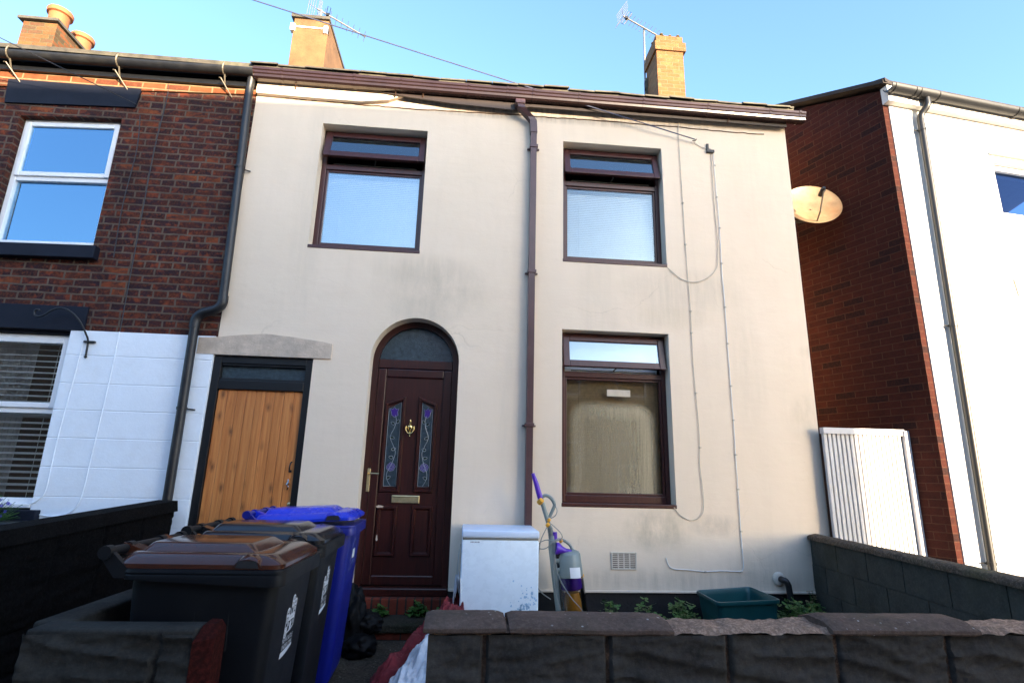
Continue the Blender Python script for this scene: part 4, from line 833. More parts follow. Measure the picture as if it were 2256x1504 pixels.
for u, wd in ((0.02, 0.03), (0.30, 0.03), (0.62, 0.03), (1.75, 0.03), (0.46, 0.22)):
    m = MB(); pr2 = [(0.13 + 0.072 * math.cos(R(a)), 5.733 + 0.072 * math.sin(R(a))) for a in range(180, 361, 15)]
    m.loops([[F(u + k * wd / 2, d, z) for d, z in pr2] for k in (-1, 1)]); m.build('gutter_bracket' if wd < 0.1 else 'gutter_outlet', M['black_plastic'], wg, smooth=40)
wd_ = part('downpipe', WH)
m = MB(); m.tube(smoothpath([F(0.47, 0.13, 5.68), F(0.47, 0.13, 5.60), F(0.46, 0.12, 5.56), F(0.43, 0.075, 5.49), F(0.42, 0.065, 5.42)], 5), 0.036, 14); m.build('swan_neck', M['black_plastic'], wd_, smooth=50)
m = MB(); m.tube([F(0.42, 0.065, 5.46), F(0.29, 0.065, 0.05)], 0.034, 14); m.build('pipe', M['black_plastic'], wd_, smooth=50)
for z in (5.30, 3.0, 0.72):
    u = 0.29 + 0.13 * z / 5.46
    m = MB(); m.lathe([(0, -0.014), (0.041, -0.014), (0.041, 0.014), (0, 0.014)], F(u, 0.065, z), n=14); m.tube([F(u - 0.075, 0.035, z), F(u + 0.075, 0.035, z)], 0.008, 6); m.build('pipe_clip', M['black_plastic'], wd_)
for z0, z1 in ((3.50, 5.08), (0.9, 2.5)):
    wn = part('window', WH)
    m = MB()
    def fb(u0, u1, a, b, d0=-0.11, d1=-0.04):
        lo = [F(u0, d0, a), F(u1, d0, a), F(u1, d1, a), F(u0, d1, a)]; m.hull(lo, [p + Vector((0, 0, b - a)) for p in lo])
    fb(wx[0], wx[0] + 0.06, z0, z1); fb(wx[1] - 0.06, wx[1], z0, z1); fb(wx[0] + 0.06, wx[1] - 0.06, z0, z0 + 0.06); fb(wx[0] + 0.06, wx[1] - 0.06, z1 - 0.06, z1); fb(wx[0] + 0.06, wx[1] - 0.06, z0 + 0.84, z0 + 0.97)
    m.build('frame', M['upvc'], wn)
    m = MB(); m.face([F(wx[0] + 0.05, -0.08, z0 + 0.9), F(wx[1] - 0.05, -0.08, z0 + 0.9), F(wx[1] - 0.05, -0.08, z1 - 0.05), F(wx[0] + 0.05, -0.08, z1 - 0.05)]); m.build('pane', M['glass_right'], wn)
    m = MB(); m.face([F(wx[0] + 0.05, -0.08, z0 + 0.05), F(wx[1] - 0.05, -0.08, z0 + 0.05), F(wx[1] - 0.05, -0.08, z0 + 0.9), F(wx[0] + 0.05, -0.08, z0 + 0.9)]); m.build('lower_pane', M['glass_low'], wn)
    m = MB(); lo = [F(wx[0] - 0.03, 0.0, z1 + 0.09), F(wx[1] + 0.03, 0.0, z1 + 0.09), F(wx[1] + 0.03, 0.05, z1 + 0.09), F(wx[0] - 0.03, 0.05, z1 + 0.09)]; m.hull(lo, [p + Vector((0, 0, 0.03)) for p in lo]); m.build('drip_mould', M['white_render'], wn)
m = MB(); lo = [F(0.5, -1.5, 0), F(5, -1.5, 0), F(5, -1.55, 0), F(0.5, -1.55, 0)]; m.hull(lo, [p + Vector((0, 0, 5.5)) for p in lo]); m.build('inner_wall', M['dark_stuff'], WH)
for z0 in (3.50,):
    m = MB(); n_ = 50; pts_ = [F(wx[0] + 0.07 + (wx[1] - wx[0] - 0.14) * i / n_, -0.13 + 0.012 * math.sin(i * 1.3), 0) for i in range(n_ + 1)]
    for a, b in zip(pts_, pts_[1:]): m.face([Z(a, z0 + 0.06), Z(b, z0 + 0.06), Z(b, z0 + 0.86), Z(a, z0 + 0.86)])
    tag(m.build('net_curtain', M['curtain'], smooth=80, loc=F(1.9, -0.13, z0)), 'white net curtain in the lower half of the white house window', 'curtain')
m = MB(); m.tube([F(1.36, 0.02, 3.62), F(1.38, 0.02, 3.44), F(2.0, 0.02, 3.40)], 0.007, 6); m.tube([F(0.55, 0.018, 5.43), F(1.2, 0.018, 5.41), F(2.4, 0.018, 5.37)], 0.007, 6); m.build('cable', M['cable'], WH)

# ------------------------------------------------------------------ terrace across the street: throws the shade over the near houses
OB = thing('tall_brick_terrace', 'long brick terrace behind the camera across the street', 'house', (2, -13, 0))
hz_ = lambda x: 8.18 + (x - 4.5) * 0.030
m = MB(); xs_ = [-40, -12, -5, 2.5, 10.81]
m.loops([[(x, -20, -0.1), (x, -13, -0.1), (x, -13, max(7.4, hz_(x))), (x, -20, max(7.4, hz_(x)))] for x in xs_]); m.build('brick_wall', M['brick_far'], OB)
for i in range(9):
    x = -11.5 + i * 2.4
    for z in (1.0, 4.2):
        m = MB(); frame_mb(m, x, x + 1.1, z, z + 1.6, 0.07, -13.0, -12.96); m.box(x + 0.07, x + 1.03, -12.995, -12.96, z + 0.78, z + 0.84); fr_ = m.build('window', M['upvc'], OB)
        m = MB(); m.box(x + 0.06, x + 1.04, -12.99, -12.98, z + 0.06, z + 1.54); m.build('pane', M['dark_stuff'], fr_)
        m = MB(); m.box(x - 0.08, x + 1.18, -13.0, -12.92, z - 0.12, z - 0.003); m.build('sill', M['stone'], fr_)

# ------------------------------------------------------------------ blinds and curtains inside the windows
def blind(name, x0, x1, z0, z1, y, pitch_, angle, mat, label, wf=None, wide=0.026, cat='blind'):
    m = MB(); n = int((z1 - z0) / pitch_); dy, dz = math.cos(angle) * wide / 2, math.sin(angle) * wide / 2
    for i in range(n):
        z = z1 - 0.03 - i * pitch_
        m.hull([(x0, y - dy, z - dz), (x1, y - dy, z - dz), (x1, y + dy, z + dz), (x0, y + dy, z + dz)], [(x0, y - dy, z - dz + 0.0015), (x1, y - dy, z - dz + 0.0015), (x1, y + dy, z + dz + 0.0015), (x0, y + dy, z + dz + 0.0015)])
    if wf: m.warp(wf)
    m2 = MB(); m2.box(x0, x1, y - 0.02, y + 0.02, z1 - 0.025, z1, 0.003)
    m3 = MB()
    for f_ in (0.15, 0.85): x = x0 + (x1 - x0) * f_; m3.tube([(x, y - 0.012, z1), (x, y - 0.012, z0)], 0.002, 5)
    if wf: m2.warp(wf); m3.warp(wf)
    t = thing(name, label, cat, ((x0 + x1) / 2, y, z0))
    m.build('slats', mat, t); m2.build('headrail', mat, t); m3.build('ladder_cord', mat, t)
    return t
blind('venetian_blind', -1.62, -0.60, 3.70, 4.66, 0.235, 0.022, R(68), M['blind'], 'closed white venetian blind in the window above the arched door')
blind('venetian_blind', 1.03, 2.04, 3.70, 4.66, 0.235, 0.022, R(68), M['blind'], 'closed white venetian blind in the upper right window beside the downpipe')
blind('venetian_blind', 1.02, 2.02, 1.20, 2.46, 0.235, 0.027, R(66), M['blind_tan'], 'closed tan wooden blind behind the condensation of the lower window', wide=0.033)
blind('venetian_blind', -4.66, -3.83, 1.93, 2.56, 0.19, 0.056, R(24), M['blind'], 'open white slatted blind in the upper half of the lower brick house window', wide=0.045)
blind('venetian_blind', -4.66, -3.83, 1.09, 1.86, 0.19, 0.056, R(24), M['blind'], 'open white slatted blind in the lower half of the lower brick house window', wide=0.045)
m = MB(); m.box(1.02, 2.02, 0.225, 0.23, 2.47, 2.83); tag(m.build('roller_blind', M['blind'], loc=(1.5, 0.225, 2.47)), 'pulled down white roller blind behind the top light of the lower window', 'blind')
def curtain(x0, x1, z0, z1, y, label, wf=None, mat='curtain'):
    m = MB(); n = 60; pr_ = []
    for i in range(n): x = x0 + (x1 - x0) * i / (n - 1); pr_.append((x, y + 0.022 * math.sin(i * 1.05)))
    for a, b in zip(pr_, pr_[1:]): m.face([(a[0], a[1], z0), (b[0], b[1], z0), (b[0], b[1], z1), (a[0], a[1], z1)])
    if wf: m.warp(wf)
    return tag(m.build('curtain', M[mat], smooth=80, loc=((x0 + x1) / 2, y, z0)), label, 'curtain')
curtain(-4.70, -4.22, 1.1, 2.58, 0.30, 'pleated grey curtain at the left of the lower brick house window')
curtain(-3.99, -3.80, 1.9, 2.58, 0.30, 'narrow pleated grey curtain at the right of the lower brick house window')
curtain(-4.72, -4.42, 3.55, 4.95, 0.30, 'pale curtain drawn to the left of the upper brick house window', lw)
m = MB()
for i in range(16): m.lathe([(0.0, 0), (0.03, 0.012), (0.035, 0.035), (0.0, 0.06)], (-4.13 + random.uniform(-0.12, 0.14), 0.26 + random.uniform(-0.03, 0.03), 3.66 + random.uniform(0, 0.07)), n=9)
tag(m.build('soft_toy', M['curtain'], smooth=70, loc=(-4.1, 0.26, 3.62)), 'small pale fluffy ornament on the upper window ledge of the brick house', 'ornament')

# ------------------------------------------------------------------ step, walls and gate round the yard
ST = thing('door_step', 'red brick door step with a damp mossy concrete tread', 'step', (-0.5, -0.2, 0.06))
m = MB(); m.box(-0.98, -0.02, -0.045, 0.05, 0.14, 0.318, 0.012); m.build('brick_edge', M['brick_step'], ST)
m = MB(); m.box(-0.98, -0.03, -0.405, -0.045, 0.132, 0.192, 0.008); m.build('tread', M['tread'], ST)
m = MB(); m.box(-0.97, -0.04, -0.385, -0.05, 0.0, 0.131, 0.004); m.build('riser', M['brick_riser'], ST)

def rough_face(x0, x1, z0, z1, y, joints, courses, amp, seed, step=0.008, ax=None):
    """front face of pitched-face walling: ridged blocks with recessed joints, as a grid"""
    m = MB(); nx_, nz_ = int((x1 - x0) / step), int((z1 - z0) / step)
    vv_ = []
    for i in range(nx_ + 1):
        col = []
        for j in range(nz_ + 1):
            x = x0 + (x1 - x0) * i / nx_; z = z0 + (z1 - z0) * j / nz_
            jx = min([abs(x - q) for q in joints(z)] + [9]); jz = min([abs(z - q) for q in courses] + [9]); d = min(jx, jz)
            e = max(0.0, min(1.0, (d - 0.005) / 0.010)); e = e * e * (3 - 2 * e)
            wx_ = 0.35 * noise.noise((x * 4 + seed, z * 9, 7.7)); wz_ = 0.6 * noise.noise((x * 3.1, z * 5 + seed, 1.3))
            rd = 1 - abs(noise.noise((x * 2.4 + seed * 3 + wx_, z * 13 + x * 1.6 + wz_, seed))) * 2.0; rd = max(0, rd)
            rd2 = 1 - abs(noise.noise((x * 5.0 + seed + wx_, z * 24 - x * 2.0 + wz_, seed + 3))) * 2.0
            gr_ = noise.fractal((x * 26 + seed, z * 40, seed), 0.8, 2.1, 4)
            h = e * (0.004 + amp * (0.55 * rd + 0.18 * rd2 + 0.12 * gr_)) + 0.0015 * noise.noise((x * 90, z * 90, 1))
            p = (x, y - h, z) if ax is None else ax(x, h, z)
            col.append(m.b.verts.new(p))
        vv_.append(col)
    for i in range(nx_):
        for j in range(nz_): m.b.faces.new((vv_[i][j], vv_[i + 1][j], vv_[i + 1][j + 1], vv_[i][j + 1]))
    return m
FWL = thing('front_garden_wall', 'low dark pitched-stone garden wall with three loose reddish coping stones', 'wall', (1.4, -3.05, -0.1))
jt = lambda z: [0.108, 0.572, 1.040, 1.480, 1.940, 2.40, 2.86] if z > 0.62 else [-0.12, 0.34, 0.80, 1.26, 1.71, 2.17, 2.63]
m = rough_face(-0.10, 3.06, 0.30, 0.826, -3.085, jt, [0.618, 0.40], 0.034, 3.0)
m.box(-0.098, 3.06, -3.075, -2.89, -0.1, 0.823); m.build('walling', M['wall_stone'], FWL, smooth=60)
m = MB()
for x in (0.108, 0.572, 1.040, 1.480, 1.940, 2.40, 2.86): m.box(x - 0.008, x + 0.008, -3.0885, -3.07, 0.626, 0.822)
m.box(-0.09, 3.06, -3.0880, -3.07, 0.611, 0.625); m.build('mortar_joint', M['mortar_dark'], FWL)
# a rough mortar bed where copings are missing
m = MB(); nx_ = 260; sec = []
for i in range(nx_ + 1):
    x = -0.08 + 3.14 * i / nx_; rr_ = []
    for j in range(9):
        y = -3.095 + 0.185 * j / 8; h = 0.832 + 0.007 * noise.noise((x * 5, y * 14, 2)) + 0.012 * noise.fractal((x * 14, y * 22, 5), 0.9, 2.1, 5) + (0.012 if 0 < j < 8 else -0.006)
        rr_.append((x, y, h))
    sec.append(rr_)
vv_ = [[m.b.verts.new(p) for p in r_] for r_ in sec]
for i in range(nx_):
    for j in range(8): m.b.faces.new((vv_[i][j], vv_[i + 1][j], vv_[i + 1][j + 1], vv_[i][j + 1]))
m.build('mortar_bed', M['bedding'], FWL, smooth=60)
def coping(x0, x1, seed, z=0.842, tilt=0.0):
    m = MB(); n_ = max(6, int((x1 - x0) / 0.02)); ls = []
    pr_ = [(-3.112, -0.010), (-3.117, -0.004), (-3.117, 0.008), (-3.112, 0.013), (-3.052, 0.034), (-3.045, 0.036), (-2.955, 0.036), (-2.948, 0.034), (-2.885, 0.013), (-2.884, -0.010)]
    for i in range(n_ + 1):
        x = x0 + (x1 - x0) * i / n_; e = min(i, n_ - i); sh = 0.75 if e == 0 else (0.95 if e == 1 else 1.0)
        ls.append([(x, -2.99 + (y + 2.99) * (0.985 if e == 0 else 1) + 0.004 * noise.noise((x * 14, h * 50, seed)), z + tilt * (x - x0) + h * sh + 0.0022 * noise.noise((x * 9, y * 20, seed)) + 0.0018 * noise.noise((x * 60, y * 60, seed))) for y, h in pr_])
    m.loops(ls); return m
coping(-0.118, 0.186, 1.0).build('coping_stone', M['coping'], FWL, smooth=24)
coping(0.198, 0.826, 2.0, tilt=-0.012).build('coping_stone', M['coping'], FWL, smooth=24)
coping(1.463, 2.085, 3.0, z=0.838, tilt=-0.004).build('coping_stone', M['coping'], FWL, smooth=24)

GW = thing('side_garden_wall', 'grey concrete block side wall with a mossy brown coping running to the cream house', 'wall', (3.2, -1.5, 0))
gx = lambda y: 3.40 + (y / 2.4) * 0.33                                 # face towards the yard
m = MB(); zc = [0.0, 0.195, 0.42, 0.645, 0.868]
for r_, (a, b) in enumerate(zip(zc, zc[1:])):
    y = -2.95 - (0.22 if r_ % 2 else 0.0)
    while y < -0.012:
        y2 = min(y + 0.45, -0.006); ya = max(y, -2.95)
        if y2 > ya + 0.02:
            q = [(gx(ya + 0.005), ya + 0.005), (gx(y2 - 0.005), y2 - 0.005)]
            m.hull([(q[0][0], q[0][1], a + 0.005), (q[1][0], q[1][1], a + 0.005), (q[1][0] + 0.10, q[1][1], a + 0.005), (q[0][0] + 0.10, q[0][1], a + 0.005)], [(q[0][0], q[0][1], b - 0.005), (q[1][0], q[1][1], b - 0.005), (q[1][0] + 0.10, q[1][1], b - 0.005), (q[0][0] + 0.10, q[0][1], b - 0.005)])
        y += 0.45
m.hull([(gx(-2.95) + 0.006, -2.95, 0), (gx(-0.006) + 0.006, -0.006, 0), (gx(-0.006) + 0.094, -0.006, 0), (gx(-2.95) + 0.094, -2.95, 0)], [(gx(-2.95) + 0.006, -2.95, 0.868), (gx(-0.006) + 0.006, -0.006, 0.868), (gx(-0.006) + 0.094, -0.006, 0.868), (gx(-2.95) + 0.094, -2.95, 0.868)])
m.build('blockwork', M['wall_block'], GW)
for y0_, y1_ in ((-0.006, -0.90), (-0.906, -1.72), (-1.726, -2.5), (-2.506, -2.98)):
    m = MB(); n_ = 30; ls = []
    for i in range(n_ + 1):
        y = y0_ + (y1_ - y0_) * i / n_; sh = 0.8 if i in (0, n_) else 1
        ls.append([(gx(y) + dx_, y, 0.868 + h * sh + 0.004 * noise.noise((y * 12, dx_ * 30, 1))) for dx_, h in ((-0.022, 0.0), (-0.024, 0.03), (-0.01, 0.044), (0.05, 0.056), (0.11, 0.044), (0.124, 0.03), (0.122, 0.0))])
    m.loops(ls); m.build('coping_stone', M['coping_side'], GW, smooth=50)

LWL = thing('left_pier_wall', 'short dark pitched-stone wall ending in a red painted brick pier in front of the bins', 'wall', (-1.2, -3.0, -0.1))
m = rough_face(-1.50, -0.925, 0.30, 0.826, -3.085, lambda z: [-1.045, -1.505] if z > 0.6 else [-1.28], [0.585, 0.38], 0.032, 9.0)
m.box(-1.498, -0.927, -3.085, -2.965, -0.1, 0.838, 0.010)
m.box(-1.56, -1.43, -2.965, -2.05, -0.1, 0.834, 0.010); m.build('walling', M['wall_stone_left'], LWL, smooth=50)
m = MB(); m.hull([(-0.925, -3.105, -0.1), (-0.868, -3.06, -0.1), (-0.868, -2.965, -0.1), (-0.925, -2.965, -0.1)], [(-0.925, -3.105, 0.80), (-0.868, -3.06, 0.805), (-0.868, -2.965, 0.82), (-0.925, -2.965, 0.838)])
m.hull([(-0.925, -3.105, 0.8005), (-0.868, -3.06, 0.8055), (-0.868, -2.965, 0.8205), (-0.925, -2.965, 0.8385)], [(-0.922, -3.04, 0.842), (-0.885, -3.02, 0.842), (-0.885, -2.968, 0.846), (-0.922, -2.968, 0.848)]); m.build('red_pier', M['red_pier'], LWL)

BW = thing('black_boundary_wall', 'low boundary wall painted black between the bins and the brick house', 'wall', (-2.5, -1.5, 0))
bz = lambda y: 1.128 + 0.040 * y
def bax(s_, h, z): return (-2.50 + h + 0.02 * (z - 1), -s_, z * (bz(-s_) / 1.128) if z > 0.9 else z)
m = rough_face(0.16, 3.3, 0.0, 1.035, 0, lambda z: [0.6, 1.05, 1.5, 1.95, 2.4, 2.85], [0.24, 0.47, 0.70], 0.028, 5.0, 0.02, bax)
m.hull([(-2.62, -0.16, 0), (-2.51, -0.16, 0), (-2.51, -3.3, 0), (-2.62, -3.3, 0)], [(-2.62, -0.16, 1.03), (-2.51, -0.16, 1.03), (-2.51, -3.3, 0.91), (-2.62, -3.3, 0.91)]); m.build('walling', M['black_wall'], BW, smooth=60)
m = MB(); m.hull([(-2.64, -0.14, 1.03), (-2.46, -0.14, 1.03), (-2.46, -3.32, 0.905), (-2.64, -3.32, 0.905)], [(-2.63, -0.14, 1.122), (-2.475, -0.14, 1.118), (-2.475, -3.32, 0.99), (-2.63, -3.32, 0.995)]); m.build('coping', M['black_wall'], BW)

GT = thing('white_timber_gate', 'white painted tongue and groove gate between the two houses, half in sun', 'gate', (4.05, -0.1, 0.05))
m = MB(); x = 3.588; n_ = 18; pw = (4.43 - x) / n_
for i in range(n_): m.box(x + i * pw + 0.006, x + (i + 1) * pw - 0.006, -0.112, -0.076, 0.1, 1.905, 0.002, 1)
m.build('boards', M['white_wood'], GT)
m = MB(); m.box(3.60, 4.43, -0.0385, -0.030, 0.1, 1.90); m.build('backing', M['rust'], GT)  # dark sheet added behind the boards so the gaps read as shaded
m = MB(); m.hull([(3.585, -0.135, 1.885), (4.455, -0.135, 1.885), (4.455, -0.07, 1.885), (3.585, -0.07, 1.885)], [(3.585, -0.13, 1.945), (4.455, -0.13, 1.948), (4.455, -0.075, 1.95), (3.585, -0.075, 1.947)]); m.build('top_rail', M['white_wood'], GT)
m = MB(); m.box(4.435, 4.490, -0.15, -0.06, 0.05, 1.935, 0.005); m.build('gate_post', M['white_wood'], GT)
m = MB(); m.box(3.64, 4.43, -0.075, -0.04, 0.5, 0.6, 0.003); m.box(3.64, 4.43, -0.075, -0.04, 1.5, 1.6, 0.003); m.build('ledge', M['white_wood'], GT)

# ------------------------------------------------------------------ wheelie bins
def rrect(x0, x1, y0, y1, r, z, n=5):
    o = []
    for cx_, cy_, a in ((x1 - r, y1 - r, 0), (x0 + r, y1 - r, 90), (x0 + r, y0 + r, 180), (x1 - r, y0 + r, 270)):
        for i in range(n + 1): t = R(a + 90 * i / n); o.append((cx_ + r * math.cos(t), cy_ + r * math.sin(t), z))
    return o
def make_bin(label, mats, lid_open, group):
    body_m, lid_m = mats
    t = thing('wheelie_bin', label, 'wheelie bin', (0, 0, 0), group)
    m = MB(); m.loops([rrect(-0.53, -0.095, -0.215, 0.215, 0.05, 0.05), rrect(-0.54, -0.085, -0.22, 0.22, 0.05, 0.10), rrect(-0.60, -0.030, -0.262, 0.262, 0.05, 0.93), rrect(-0.60, -0.030, -0.262, 0.262, 0.05, 0.975)])
    m.tube([(-0.33, -0.2565, 0.93), (-0.33, -0.250, 0.70)], 0.004, 5); m.tube([(-0.20, -0.2565, 0.93), (-0.20, -0.250, 0.70)], 0.004, 5)
    m.build('body', body_m, t, smooth=35)
    m = MB()                                                   # rim with a skirt that drops towards the front corners
    base_ = rrect(-0.62, 0.0, -0.292, 0.292, 0.05, 0.0); low = []; 
    for x, y, z in base_:
        dr = 0.960 if x < -0.30 else 0.960 - 0.022 * min(1, (x + 0.30) / 0.22)
        if x > -0.02 and abs(y) < 0.2: dr = 0.95
        low.append((x, y, dr))
    inr = [(x * 0.94 - 0.014, y * 0.93, z + 0.004) for x, y, z in low]
    m.loops([inr, low, [(x * 1.004, y * 1.006, 0.976) for x, y, z in base_], [(x, y, 0.980) for x, y, z in base_], [(x * 1.006 , y * 1.01, 0.988) for x, y, z in base_], [(x, y, 1.0) for x, y, z in base_], [(x * 0.96 - 0.012, y * 0.96, 1.0) for x, y, z in base_]], cap0=False)
    m.build('rim', body_m, t, smooth=30)
    lid = MB()
    def lw_(v):
        a = R(lid_open); dx = v.x + 0.64; dz = v.z - 1.0
        return Vector((-0.64 + dx * math.cos(a) - dz * math.sin(a), v.y, 1.0 + dx * math.sin(a) + dz * math.cos(a)))
    L_ = [rrect(-0.66, -0.012, -0.280, 0.280, 0.055, 1.001), rrect(-0.66, -0.012, -0.280, 0.280, 0.055, 1.018), rrect(-0.652, -0.022, -0.270, 0.270, 0.055, 1.028), rrect(-0.640, -0.055, -0.240, 0.240, 0.05, 1.050),
          rrect(-0.630, -0.075, -0.225, 0.225, 0.05, 1.055), rrect(-0.615, -0.150, -0.185, 0.185, 0.03, 1.053), rrect(-0.60, -0.185, -0.150, 0.150, 0.03, 1.080), rrect(-0.595, -0.195, -0.140, 0.140, 0.03, 1.084)]
    lid.loops(L_); lid.warp(lw_); lo = lid.build('lid', lid_m, t, smooth=28)
    for sgn in (-1, 1):                                            # hand grips on the front corners of the lid
        g_ = MB(); ls = []
        for i in range(9):
            x = -0.205 + 0.12 * i / 8; k = math.sin(math.pi * i / 8)
            ls.append([(x, sgn * 0.281, 1.006), (x, sgn * (0.283 + 0.006 * k), 1.006 + 0.034 * k ** 0.6), (x, sgn * (0.262), 1.012 + 0.046 * k ** 0.6), (x, sgn * 0.235, 1.010 + 0.047 * k ** 0.6), (x, sgn * 0.23, 1.006)])
        g_.loops(ls); g_.warp(lw_); g_.build('grip', lid_m, lo, smooth=40)
        g_ = MB(); g_.hull([(-0.190, sgn * 0.284, 1.008), (-0.100, sgn * 0.284, 1.008), (-0.110, sgn * 0.2895, 1.034), (-0.180, sgn * 0.2895, 1.034)], [(-0.190, sgn * 0.286, 1.007), (-0.100, sgn * 0.286, 1.007), (-0.110, sgn * 0.2905, 1.035), (-0.180, sgn * 0.2905, 1.035)]); g_.warp(lw_); g_.build('grip_hollow', M['dark_stuff'], lo)
    m = MB(); m.tube([(-0.690, -0.285, 1.058), (-0.690, 0.285, 1.058)], 0.019, 12)
    for y in (-0.275, -0.13, 0.10, 0.275): m.tube([(-0.690, y - 0.018, 1.058), (-0.690, y + 0.018, 1.058)], 0.026, 12)
    m.build('handle_bar', body_m, t, smooth=40)
    for y in (-0.27, 0.27):
        m = MB(); m.hull([(-0.60, y - 0.012, 0.965), (-0.645, y - 0.012, 0.965), (-0.704, y - 0.012, 1.035), (-0.706, y - 0.012, 1.065), (-0.68, y - 0.012, 1.072), (-0.60, y - 0.012, 1.0)], [(-0.60, y + 0.012, 0.965), (-0.645, y + 0.012, 0.965), (-0.704, y + 0.012, 1.035), (-0.706, y + 0.012, 1.065), (-0.68, y + 0.012, 1.072), (-0.60, y + 0.012, 1.0)]); m.build('handle_arm', body_m, t)
    for y in (-0.13, 0.13):
        m = MB(); m.hull([(-0.62, y - 0.03, 1.02), (-0.69, y - 0.03, 1.035), (-0.70, y - 0.03, 1.082), (-0.61, y - 0.03, 1.052)], [(-0.62, y + 0.03, 1.02), (-0.69, y + 0.03, 1.035), (-0.70, y + 0.03, 1.082), (-0.61, y + 0.03, 1.052)]); m.build('hinge', lid_m, lo)
    for y in (-0.235, 0.235):
        m = MB(); m.lathe([(0.0, -0.025), (0.06, -0.025), (0.095, -0.022), (0.1, -0.012), (0.1, 0.012), (0.095, 0.022), (0.06, 0.025), (0.0, 0.025)], (-0.565, y, 0.1), (0, 1, 0), 24); m.build('wheel', M['black_plastic'], t, smooth=40)
    m = MB(); m.tube([(-0.565, -0.24, 0.1), (-0.565, 0.24, 0.1)], 0.012, 8); m.build('axle', M['steel'], t)
    return t
FRONT_N = Vector((0.9977, 0, -0.068)).normalized()
def fpt(u, v, off=0.0022):
    """point on the sloping front of a bin: u across (towards +y), v height"""
    x = -0.030 - 0.055 * (0.93 - v) / 0.83
    return Vector((x + off, u, v))
def strip(mb, pts, wd):
    for (a, b), (c, d) in zip(pts, pts[1:]):
        L_ = math.hypot(c - a, d - b); 
        if L_ < 1e-6: continue
        nx_, ny_ = -(d - b) / L_ * wd / 2, (c - a) / L_ * wd / 2
        mb.face([fpt(a + nx_, b + ny_), fpt(c + nx_, d + ny_), fpt(c - nx_, d - ny_), fpt(a - nx_, b - ny_)])
def text_part(s, size, mat, parent, place, name='lettering', sx=1.0):
    cu = bpy.data.curves.new(name, 'FONT'); cu.body = s; cu.size = size; cu.align_x = 'CENTER'; cu.resolution_u = 2
    ob = bpy.data.objects.new(name, cu); COL.objects.link(ob)
    bpy.context.view_layer.update()
    me = bpy.data.meshes.new_from_object(ob.evaluated_get(bpy.context.evaluated_depsgraph_get()))
    COL.objects.unlink(ob); bpy.data.objects.remove(ob); bpy.data.curves.remove(cu)
    for v in me.vertices: v.co = place(v.co.x * sx, v.co.y)
    me.materials.append(mat); o = bpy.data.objects.new(name, me); COL.objects.link(o); o.parent = parent
    return o
